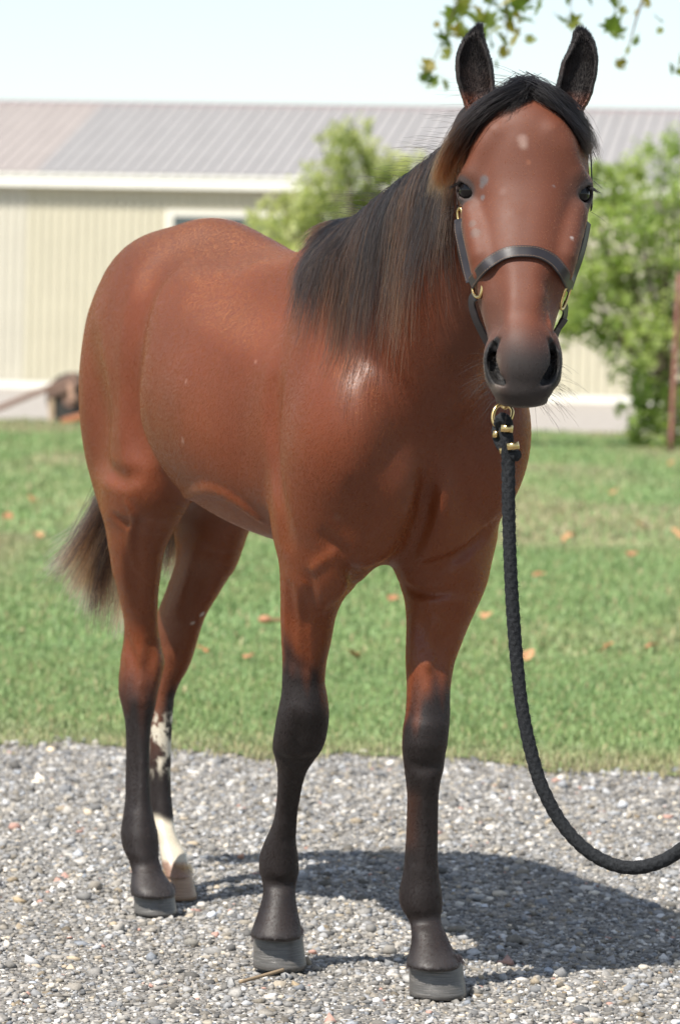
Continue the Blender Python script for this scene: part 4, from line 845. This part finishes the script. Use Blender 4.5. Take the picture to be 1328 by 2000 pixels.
t = NT('stone', .82, .3); v = t.coords(); t.set('Base Color', t.mix(1.0, t.attr('stone'), t.ramp(t.noise(v, 220, 4), [(.3, (.8, .8, .8)), (.7, (1.15, 1.15, 1.15))]), 'MULTIPLY')); t.bump(t.noise(v, 400, 3), .4, .001); STONE = t.m
g = np.random.default_rng(31); n = 82000; u = g.random(n); Y = 6.25+(11.45-6.25)*u**1.05; X = (g.random(n)-.5)*2*(Y*.0949+.30)
ok = Y < np.array([edge_y(x) for x in X])+.10*g.normal(0, 1, n)
for h in HOOF:
    b = np.array([q.co[:2] for q in h.data.vertices]); c = b.mean(0); ok &= np.hypot(X-c[0], Y-c[1]) > .050
X, Y = X[ok], Y[ok]; size = np.clip(g.lognormal(math.log(.0048), .46, len(X)), .003, .019)*(1+.18*(Y-7)/4)
o = link('gravel', stones('gravel', X, Y, size, 32), STONE); tag(o, 'loose crushed grey gravel under the horse', 'gravel', kind='stuff')
# stick on the gravel
tw0, tw1 = at(468, 1945, 7.02), at(553, 1917, 7.12)
o = tube('stick', [(tw0.x, tw0.y, .014), (tw0.x*.6+tw1.x*.4, tw0.y*.6+tw1.y*.4, .017), (tw0.x*.25+tw1.x*.75+.004, tw0.y*.25+tw1.y*.75, .021), (tw1.x, tw1.y, .022)], .0036, plain('dry wood', (.22, .16, .10), .9), None, 6, 7)
tag(o, 'short dry brown stick lying on the gravel below the front hoof', 'stick')

# grass blades: one mass, thinning out with distance
g = np.random.default_rng(41)
def blades(n, y0, y1, hmin, hmax, wid, seed):
    g = np.random.default_rng(seed); y = np.sqrt(g.uniform(y0**2, y1**2, n)); x = (g.random(n)-.5)*2*(y*.118+.45); e = np.array([edge_y(q) for q in x]); k = y > e-.06+.10*g.normal(0, 1, n)*(g.random(n) < .35); x, y = x[k], y[k]; n = len(x)
    h = g.uniform(hmin, hmax, n)*(.75+.5*vnoise(np.stack([x, y, 0*x], 1), 2.2, seed)); a = g.uniform(0, 6.283, n); ln = g.normal(0, .55, n)*h; dx, dy = np.cos(a), np.sin(a); w = wid*g.uniform(.7, 1.3, n)
    b = np.stack([x, y, 0*x+.004], 1); s = np.stack([-dy, dx, 0*x], 1)*w[:, None]; l = np.stack([dx*ln, dy*ln, h], 1); mid = b+l*.55*np.array([.6, .6, 1.15]); tip = b+l
    P = np.stack([b-s, b+s, mid-s*.8, mid+s*.8, tip], 1); return P, n
Ps = []
for q in ((80000, 10.2, 14, .012, .034, .0024, 1), (56000, 14, 21, .016, .042, .0042, 2), (46000, 21, 43, .02, .05, .008, 3)): Ps.append(blades(*q)[0])
P = np.concatenate(Ps); n = len(P); k = np.arange(n)*5
f = np.concatenate([np.stack([k, k+1, k+3], 1), np.stack([k, k+3, k+2], 1), np.stack([k+2, k+3, k+4], 1)]); me = mesh_np('grass', P.reshape(-1, 3), f, 3)
pz = P[:, 0]; lo = vnoise(pz*np.array([1, .45, 0]), .9, 51); hi = vnoise(pz, 7, 52); r_ = g.random(n)
gc = np.stack([.190+.11*sstep(.40, .75, lo)+.03*hi, .292+.02*hi-.02*lo, .118+.05*sstep(.40, .75, lo)], 1)*(.75+.5*r_)[:, None]; dry = r_ > .90; gc[dry] = [.36, .31, .17]; col_attr(me, 'blade', np.repeat(gc, 5, 0))
t = NT('grass blades', .55, .35); t.set('Base Color', t.attr('blade')); tr = t.n('BsdfTranslucent'); t.l(t.attr('blade'), tr.inputs[0]); mx = t.n('MixShader'); mx.inputs[0].default_value = .3; t.l(t.b.outputs[0], mx.inputs[1]); t.l(tr.outputs[0], mx.inputs[2]); t.l(mx.outputs[0], t.t.nodes['Material Output'].inputs[0])
o = link('grass', me, t.m); tag(o, 'short mown green grass covering the lawn', 'grass', kind='stuff')

# fallen leaves
def leaf_shape(kind):
    """lobed leaf outline, about one unit across, with a fold along the rib"""
    out = {'maple': [(0, -.5), (.10, -.30), (.38, -.36), (.30, -.16), (.55, -.02), (.34, .06), (.44, .34), (.20, .26), (.12, .36), (0, .62), (-.12, .36), (-.20, .26), (-.44, .34), (-.34, .06), (-.55, -.02), (-.30, -.16), (-.38, -.36), (-.10, -.30)],
           'dry': [(0, -.5), (.14, -.34), (.40, -.30), (.28, -.1), (.46, .06), (.24, .16), (.26, .38), (0, .58), (-.22, .36), (-.26, .14), (-.44, .02), (-.26, -.12), (-.36, -.32), (-.12, -.34)]}[kind]
    return out
def leaf_mesh(name, kind, curl, seed):
    g = np.random.default_rng(seed); o = leaf_shape(kind); v = []
    for x, y in o: v.append((x*(1+g.normal(0, .08)), y*(1+g.normal(0, .08)), curl*(x*x*1.3-.25*y*y)+g.normal(0, .04*curl+.01)))
    m = len(v); v += [(0, -.2, -.03), (0, .15, -.02)]; f = []
    for i in range(m):
        j = (i+1) % m; c = m if (v[i][1]+v[j][1])/2 < -.02 else m+1; f.append((i, j, c))
    f.append((m, m+1, [i for i in range(m) if o[i][0] > 0 and abs(o[i][1]+.02) < .12][0])); f.append((m+1, m, [i for i in range(m) if o[i][0] < 0 and abs(o[i][1]+.02) < .12][0]))
    return mesh(name, v, f)
DRY = [plain('dry leaf '+str(i), c, .8, .2, 0, .2, 8) for i, c in enumerate(((.34, .15, .07), (.30, .14, .075), (.38, .21, .11)))]
dl = [leaf_mesh('fallen_leaf', 'dry', .5+.2*i, 60+i) for i in range(3)]
for m_, d in zip(dl, DRY): m_.materials.append(d)
def gnd(px, py, z=0.0):
    a = at(px, py, 1.0); D = (CAM_H-z)/(CAM_H-a.z); p = at(px, py, D); return p
FLV = [(690, 1280, 34, 'orange fallen leaf on the grass between the front legs, the lower of two'), (765, 1170, 24, 'orange fallen leaf on the grass between the front legs, the upper of two'),
       (1110, 1052, 32, 'long orange fallen leaf upper right of the rope, left of the one near the edge'), (1252, 1028, 32, 'long orange fallen leaf near the right edge, above the others there'),
       (1050, 1125, 26, 'orange fallen leaf mid lawn, close to the right of the hanging rope'), (1030, 1283, 30, 'orange fallen leaf touching the right side of the lead rope'),
       (1180, 1268, 34, 'long orange fallen leaf low on the lawn, right of the rope bend'), (1270, 1264, 26, 'short orange fallen leaf low on the lawn near the right edge'),
       (950, 1204, 28, 'orange fallen leaf just left of the rope beside the left foreleg'), (395, 1270, 26, 'small fallen leaf just right of the far hind leg'), (487, 1284, 26, 'fallen leaf on the grass midway between hind and front legs'),
       (75, 1047, 24, 'orange fallen leaf at the left, just above and left of the tail tip'), (62, 975, 20, 'small fallen leaf far left on the lawn, highest of those at the left'), (15, 1010, 22, 'small fallen leaf nearest the left edge of the lawn'), (1197, 962, 20, 'small faint fallen leaf high on the lawn, right of the rope top'), (1310, 905, 18, 'small faint fallen leaf farthest back near the right edge'),
       (1230, 1083, 26, 'orange fallen leaf mid lawn right of the rope, halfway to the edge'), (1320, 1045, 30, 'orange fallen leaf cut by the right edge of the photo')]
g = np.random.default_rng(77)
for i, (x, y, s, lab) in enumerate(FLV):
    p = gnd(x, y, .03); o = bpy.data.objects.new('fallen_leaf', dl[i % 3]); COL.objects.link(o); sz = s/F*p.y*1.15; o.location = (p.x, p.y, .036); o.scale = (sz, sz, sz); o.rotation_euler = (g.uniform(.25, .7), g.normal(0, .25), g.normal(0, .9))
    tag(o, lab, 'leaf', 'fallen leaves on the lawn')
p = gnd(523, 1217, .03); fr = empty('stalked_leaf', (p.x, p.y, 0)); tag(fr, 'curled brownish orange fallen leaf with dry stalk in the grass behind the front leg', 'curled_leaf')  # curled leaf modelled as a flattened ball with a stalk
ball('curled_leaf', (p.x-.012, p.y, .045), .024, plain('dry curled leaf', (.36, .17, .09), .7), fr, 10, (1.15, 1, .75)); tube('stalk', [(p.x+.005, p.y, .05), (p.x+.03, p.y, .043), (p.x+.075, p.y+.01, .048)], .008, plain('dry stalk', (.20, .12, .06), .9), fr, 5, 7)
# ------------------------------------------------------------ barn
PHI = R(8.9); BC = Vector((0, 60, 0)); barn = empty('barn', BC, (0, 0, -PHI)); tag(barn, 'long cream metal barn with pale ribbed roof behind the lawn', 'barn')
WALLM = plain('cream siding', (.475, .445, .345), .5, .4, 0, .04, 2); TRIM = plain('white trim', (.66, .65, .59), .5, .4, 0, .03, 3)
WALLW = plain('pale siding', (.485, .46, .385), .5, .4, 0, .04, 2)
ROOFM = plain('grey roof metal', (.245, .233, .228), .55, .4, .0, .06, 1.5); ROOFP = plain('pinkish roof metal', (.285, .25, .232), .55, .4, .0, .06, 1.5); RIDGE = plain('mauve ridge metal', (.30, .25, .26), .5, .5, .1)
def local(name, v, f, mat, parent=barn):
    me = mesh(name, v, f); o = bpy.data.objects.new(name, me); COL.objects.link(o); me.materials.append(mat); o.parent = parent; return o
def box(name, x0, x1, y0, y1, z0, z1, mat, parent=barn):
    v = [(x, y, z) for x in (x0, x1) for y in (y0, y1) for z in (z0, z1)]
    return local(name, v, [(0, 1, 3, 2), (4, 6, 7, 5), (0, 4, 5, 1), (2, 3, 7, 6), (0, 2, 6, 4), (1, 5, 7, 3)], mat, parent)
EAVE, RZ, RUN, OV = 3.44, 5.10, 5.0, .17
def ribbed(n, pitch, rib, hgt, length):
    """sheet in the XZ plane facing -y with n trapezoid ribs"""
    xs, ys = [], []
    for i in range(n):
        c = (i+.5)*pitch
        for dx, dy in ((-pitch/2, 0), (-rib, 0), (-rib*.5, -hgt), (rib*.5, -hgt), (rib, 0)): xs.append(c+dx); ys.append(dy)
    xs.append(n*pitch); ys.append(0); m = len(xs); v = [(x, y, 0) for x, y in zip(xs, ys)]+[(x, y, length) for x, y in zip(xs, ys)]
    return v, [(i, i+1, m+i+1, m+i) for i in range(m-1)]
v, f = ribbed(6, .155, .036, .045, EAVE-.12); wm = mesh('wall_panel', v, f); wm.materials.append(WALLM); wm2 = mesh('wall_panel_pale', v, f); wm2.materials.append(WALLW)
PW = 6*.155
for i in range(-22, 22):
    o = bpy.data.objects.new('wall_panel', wm2 if i < -6 else wm); COL.objects.link(o); o.parent = barn; o.location = (i*PW+.18, 0, .12)
sl = math.atan2(RZ-EAVE-.2, RUN); rl = math.hypot(RUN+OV, RZ-EAVE-.2)+.02
v, f = ribbed(4, .2325, .055, .035, rl); rm = mesh('roof_panel', v, f); rm.materials.append(ROOFM); rm2 = mesh('roof_panel_pink', v, f); rm2.materials.append(ROOFP)
for i in range(-22, 22):
    o = bpy.data.objects.new('roof_panel', rm2 if i < -6 else rm); COL.objects.link(o); o.parent = barn; o.location = (i*PW+.33, -OV, EAVE+.20); o.rotation_euler = (-(math.pi/2-sl), 0, 0)
box('wall_core', -22*PW+.33, 22*PW+.33, .05, 9.9, .0, EAVE, WALLM)
x0, x1 = -22*PW+.33, 22*PW+.33
local('roof_core', [(x0, -OV+.02, EAVE+.16), (x1, -OV+.02, EAVE+.16), (x1, RUN, RZ-.05), (x0, RUN, RZ-.05), (x1, 2*RUN, EAVE+.16), (x0, 2*RUN, EAVE+.16)], [(0, 1, 2, 3), (3, 2, 4, 5), (0, 3, 5), (1, 4, 2)], ROOFM)
box('fascia', x0, x1, -OV-.05, -OV-.005, EAVE-.02, EAVE+.20, TRIM); box('gutter_lip', x0, x1, -OV-.075, -OV-.052, EAVE+.155, EAVE+.205, TRIM)
box('soffit', x0, x1, -OV-.004, .0, EAVE+.0, EAVE+.02, TRIM)
box('ridge_cap', x0, x1, RUN-.20, RUN+.2, RZ-.005, RZ+.075, RIDGE); box('base_board', x0, x1, -.075, -.05, .0, .12, TRIM)
win = box('window', -2.98, 1.4, -.085, .02, 1.6, 3.07, plain('window frame', (.56, .54, .47), .5, .4, 0, .03)); GL = NT('dark glass', .08, .6); GL.set('Base Color', (.045, .06, .065, 1))
box('window_pane', -2.86, 1.26, -.092, -.087, 1.72, 2.965, GL.m, win); box('mullion', -.80, -.72, -.100, -.093, 1.72, 2.965, TRIM, win)

# rusty farm implement in front of the barn
p = gnd(110, 826); im = empty('farm_implement', (p.x, p.y, 0)); tag(im, 'rusty old farm implement with raised tongue beside the barn', 'farm implement')
RUST = plain('rusty steel', (.17, .105, .085), .8, .3, 0, .3, 4); TYRE = plain('dark rubber', (.03, .028, .026), .85); ORG_ = plain('orange paint', (.36, .13, .06), .7)
def bar(name, a, b, w, h, mat):
    a, b = np.array(a), np.array(b); T = (b-a)/np.linalg.norm(b-a); s = np.cross(T, (0, 0, 1)); s /= np.linalg.norm(s); u = np.cross(s, T); v = [q+s*i*w/2+u*j*h/2 for q in (a, b) for i in (-1, 1) for j in (-1, 1)]
    o = local(name, v, [(0, 1, 3, 2), (4, 6, 7, 5), (0, 4, 5, 1), (2, 3, 7, 6), (0, 2, 6, 4), (1, 5, 7, 3)], mat, im); bv = o.modifiers.new('b', 'BEVEL'); bv.width = .008; return o
k = F/p.y; q = lambda px, py, dy=0.0: ((px-110)/k, dy, (826-py)/k)
bar('tongue', q(-60, 825), q(96, 757), .09, .07, RUST); bar('beam', q(92, 768, -.02), q(154, 738, -.02), .20, .17, RUST); bar('cross_bar', q(150, 742, .1), q(260, 742, .4), .12, .12, RUST)
bar('strut', q(138, 748, -.13), q(143, 782, -.13), .05, .07, plain('lighter rust', (.38, .23, .17), .8)); bar('stand', q(101, 770, -.08), q(103, 824, -.08), .06, .07, plain('tan rust', (.36, .26, .18), .85))
def wheel(cx, cy, r, w, dy):
    n = 28; v = []; f = []
    for x in (-w/2, -w*.42, w*.42, w/2):
        rr = r*.9 if abs(x) == w/2 else r
        for j in range(n): a = 6.28318*j/n; v.append((cx+rr*math.cos(a), dy+x, cy+rr*math.sin(a)))
    for i in range(3):
        for j in range(n): f.append((i*n+j, (i+1)*n+j, (i+1)*n+(j+1) % n, i*n+(j+1) % n))
    f.append(tuple(range(n))); f.append(tuple(3*n+j for j in range(n))[::-1]); o = local('wheel', v, f, TYRE, im); c2 = [((a-cx)*.42+cx, dy-w/2-.012, (c-cy)*.42+cy) for a, b, c in v[:n]]
    local('hub', c2+[(a, dy-w/2+.01, c) for a, b, c in c2], [tuple(range(n))]+[(j, n+j, n+(j+1) % n, (j+1) % n) for j in range(n)], RUST, o)
wheel(q(140, 0)[0], .30, .30, .16, .0); wheel(q(140, 0)[0]+.35, .30, .30, .16, .5)
bar('skid', q(124, 822, -.25), q(170, 808, -.25), .10, .07, ORG_)
# rusty post among the leaves
p0 = gnd(1309, 885); o = tube('metal_post', [(p0.x, p0.y, -.02), (p0.x+.02, p0.y, .9), (p0.x+.055, p0.y, 1.85)], .024, plain('rusty red pipe', (.25, .11, .09), .8, .3, 0, .25, 9), None, 4, 10); tag(o, 'thin rusty red pipe standing in the shrub at the right', 'post')
# ------------------------------------------------------------ trees
def leaf_mat(name, trans=.6, rough=.5):
    t = NT(name, rough, .4); t.set('Base Color', t.attr('leafc')); tr = t.n('BsdfTranslucent'); br = t.mix(1.0, t.attr('leafc'), (1.25, 1.35, .8), 'MULTIPLY'); t.l(br, tr.inputs[0])
    mx = t.n('MixShader'); mx.inputs[0].default_value = trans; t.l(t.b.outputs[0], mx.inputs[1]); t.l(tr.outputs[0], mx.inputs[2]); t.l(mx.outputs[0], t.t.nodes['Material Output'].inputs[0]); return t.m
LEAFM = leaf_mat('tree leaves'); BARK = plain('bark', (.10, .078, .06), .9, .2, 0, .3, 14)
def crown(name, blobs, per, size, cols, seed, parent):
    """blobs: (centre, radius, weight): leaves scattered through lumpy volumes"""
    g = np.random.default_rng(seed); C = []
    for c, r, w in blobs:
        n = int(per*w); d = g.normal(0, 1, (n, 3)); d /= np.linalg.norm(d, axis=1, keepdims=True); rad = r*g.random(n)**.45; k = max(3, n//26); tw = g.normal(0, 1, (k, 3)); tw = np.array(c)+tw/np.linalg.norm(tw, axis=1, keepdims=True)*r*g.uniform(.3, 1.05, (k, 1)); own = tw[g.integers(0, k, n)]
        C.append(np.where((g.random(n) < .8)[:, None], own+g.normal(0, .16*r, (n, 3)), np.array(c)+d*rad[:, None]))
    C = np.concatenate(C); n = len(C); s = size*g.uniform(.6, 1.35, n); nrm = g.normal(0, .7, (n, 3))+np.array([0, -.25, .7]); nrm /= np.linalg.norm(nrm, axis=1, keepdims=True); u = np.cross(nrm, g.normal(0, 1, (n, 3))); u /= np.linalg.norm(u, axis=1, keepdims=True); w = np.cross(nrm, u)
    u *= s[:, None]; w *= s[:, None]*.55; P = np.stack([C-u, C-u*.1+w-nrm*s[:, None]*.12, C+u, C-u*.1-w-nrm*s[:, None]*.12, C-u*.1], 1); k = np.arange(n)*5
    f = np.concatenate([np.stack([k, k+4, k+1], 1), np.stack([k+4, k+2, k+1], 1), np.stack([k, k+3, k+4], 1), np.stack([k+4, k+3, k+2], 1)]); me = mesh_np(name, P.reshape(-1, 3), f, 3)
    a, b = np.array(cols[0]), np.array(cols[1]); tt = np.clip(vnoise(C, 1.6, seed)*1.3-.15+g.normal(0, .16, n), 0, 1)[:, None]; col_attr(me, 'leafc', np.repeat((a*(1-tt)+b*tt)*g.uniform(.75, 1.25, (n, 1)), 5, 0))
    return link(name, me, LEAFM, parent)
def limb(v, f, pts, r0, r1, m=7):
    C = spline(np.array(pts, float), 5); k = len(C); o = len(v); T = np.gradient(C, axis=0); T /= np.linalg.norm(T, axis=1, keepdims=True); u = np.cross(T[0], (.3, .8, .2)); u /= np.linalg.norm(u)
    for i in range(k):
        u = u-T[i]*(u@T[i]); u /= np.linalg.norm(u); w = np.cross(T[i], u); r = r0+(r1-r0)*i/(k-1)
        for j in range(m): a = 6.28318*j/m; v.append(C[i]+r*(math.cos(a)*u+math.sin(a)*w))
    for i in range(k-1):
        for j in range(m): f.append((o+i*m+j, o+i*m+(j+1) % m, o+(i+1)*m+(j+1) % m, o+(i+1)*m+j))
    f.append(tuple(o+(k-1)*m+j for j in range(m)))
def tree(name, label, base, D, blobs, per, size, cols, seed, r=.07):
    g = np.random.default_rng(seed); root = empty(name, base); tag(root, label, 'tree'); B = []
    for px, py, rp, w in blobs: B.append((np.array(at(px, py, D+g.normal(0, .35)))+0, rp/F*D*1.25, w*1.35))
    crown('crown', B, per, size, cols, seed, root); v, f = [], []; b = np.array(base); top = np.mean([c for c, _, _ in B], 0); fork = b+(top-b)*np.array([.35, .35, .45]); limb(v, f, [b-np.array([0, 0, .1]), b*.6+fork*.4+np.array([.04, 0, 0]), fork], r, r*.7)
    for c, rr, w in B: limb(v, f, [fork, fork*.45+c*.55+g.normal(0, .07, 3), c+np.array([0, 0, rr*.5])], r*.45, r*.08, 5)
    link('trunk', mesh('trunk', v, f), BARK, root, True); return root
b1 = gnd(1310, 878)
tree('shrub_tree', 'bushy green shrub tree on the right side of the lawn', (b1.x, b1.y, 0), b1.y,
     [(1150, 420, 60, 1.0), (1210, 380, 60, .8), (1290, 330, 55, .5), (1330, 290, 45, .35), (1240, 320, 30, .25), (1180, 345, 28, .3), (1160, 330, 22, .15), (1250, 450, 75, 1.3), (1330, 420, 80, 1.3), (1140, 510, 70, 1.2), (1210, 540, 75, 1.5), (1290, 560, 75, 1.4), (1120, 590, 60, 1.1), (1180, 620, 60, 1.1), (1260, 650, 65, 1.0),
      (1110, 640, 35, .5), (1340, 640, 70, 1.1), (1250, 730, 50, .8), (1300, 770, 60, 1.0), (1350, 760, 60, 1.0), (1275, 830, 45, .7), (1325, 850, 50, .7), (1240, 800, 30, .35), (1240, 865, 25, .35), (1420, 500, 110, 2.0), (1430, 700, 100, 1.8), (1420, 350, 80, .9)], 340, .044, ((.23, .31, .095), (.38, .43, .16)), 91)
b2 = gnd(735, 868)
tree('fruit_tree', 'small light green tree in front of the barn beyond the horse back', (b2.x, b2.y, 0), b2.y,
     [(690, 258, 32, .4), (668, 290, 42, .6), (720, 300, 40, .55), (765, 325, 36, .6), (792, 345, 30, .4), (640, 345, 42, .5), (600, 375, 45, .55), (680, 365, 60, 1.0), (745, 375, 60, 1.1), (570, 415, 40, .5), (535, 440, 35, .35), (620, 430, 60, 1.0), (700, 440, 75, 1.4), (790, 420, 70, 1.3), (850, 380, 55, .8), (880, 330, 40, .4), (900, 300, 25, .2), (545, 395, 22, .15), (625, 265, 14, .08), (510, 420, 26, .2), (520, 465, 40, .5), (590, 455, 50, .8), (820, 350, 40, .4),
      (660, 520, 90, 1.5), (780, 530, 100, 1.8), (560, 480, 45, .6), (880, 480, 80, 1.3), (860, 600, 90, 1.3), (720, 640, 90, 1.2)], 300, .042, ((.33, .36, .16), (.50, .50, .26)), 92)
# leafy branch hanging into the top of the picture
BL = [(918, 30, 40), (945, 40, 42), (893, 62, 40), (958, 84, 34), (990, 28, 40), (970, 58, 36), (1005, 78, 30), (1030, 40, 30), (876, 52, 36), (900, 8, 44), (990, 4, 40), (868, 78, 40), (885, 28, 46), (905, 52, 52), (932, 18, 34), (950, 62, 44), (962, 38, 36), (978, 75, 40), (1000, 55, 42), (1018, 8, 50), (1048, 14, 40), (1036, 76, 24), (985, 100, 30), (968, 128, 20), (1092, 36, 28), (1118, 42, 34), (1010, 30, 38), (940, 88, 38), (920, 70, 40), (872, 105, 30), (835, 128, 34), (832, 150, 30), (845, 160, 32), (868, 166, 26), (852, 48, 16),
      (1196, 48, 44), (1206, 62, 34), (1216, 20, 20), (1243, 24, 18), (1286, 38, 22), (1240, 78, 22), (1226, 98, 18), (1213, 125, 26), (1310, 136, 24), (1326, 116, 26), (1328, 140, 22), (1262, 4, 26), (1150, 2, 26), (960, -6, 40), (900, -10, 44), (1060, -12, 44), (1110, -8, 36), (1200, 2, 30), (1288, 60, 16)]
DB = 13.5; bb = at(1480, -260, DB); br = empty('maple_branch', bb); tag(br, 'overhanging leafy branch at the upper right with lobed green leaves', 'branch')
cols = [(.13, .17, .03), (.20, .21, .035), (.25, .20, .04), (.09, .13, .025)]; lms = []
for i in range(8):
    me = leaf_mesh('leaf', 'maple', .35, 120+i); c = np.array(cols[i % 4]); col_attr(me, 'leafc', np.tile(c, (len(me.vertices), 1))*np.random.default_rng(i).uniform(.8, 1.2, (len(me.vertices), 1))); me.materials.append(LEAFM); lms.append(me)
g = np.random.default_rng(15); v, f = [], []
def P_(x, y, d=0.0): return np.array(at(x, y, DB+d))
limb(v, f, [P_(1480, -260), P_(1300, -150), P_(1120, -80), P_(980, -40), P_(900, -15)], .03, .004, 7); limb(v, f, [P_(1480, -260), P_(1400, -160), P_(1320, -70), P_(1260, -12), P_(1222, 110)], .02, .0012, 6); limb(v, f, [P_(1380, -130), P_(1345, 40), P_(1328, 130)], .006, .0012, 5)
limb(v, f, [P_(980, -40), P_(990, 40), P_(985, 100)], .003, .001, 5); limb(v, f, [P_(900, -15), P_(872, 60), P_(842, 130), P_(838, 160)], .003, .001, 5); limb(v, f, [P_(1120, -80), P_(1115, 0), P_(1112, 35)], .003, .001, 5); limb(v, f, [P_(1280, -90), P_(1210, -20), P_(1197, 40)], .003, .001, 5)
tw = link('twig', mesh('twig', v, f), BARK, br, True)
for i, (x, y, s) in enumerate(BL):
    p = P_(x, y, g.normal(0, .12)); o = bpy.data.objects.new('leaf', lms[i % 8]); COL.objects.link(o); o.parent = br; o.matrix_parent_inverse = Matrix.Translation(bb).inverted(); k = s/F*DB*1.15; o.location = p; o.scale = (k, k, k); o.rotation_euler = (R(75)+g.normal(0, .5), g.normal(0, .45), g.uniform(0, 6.28));
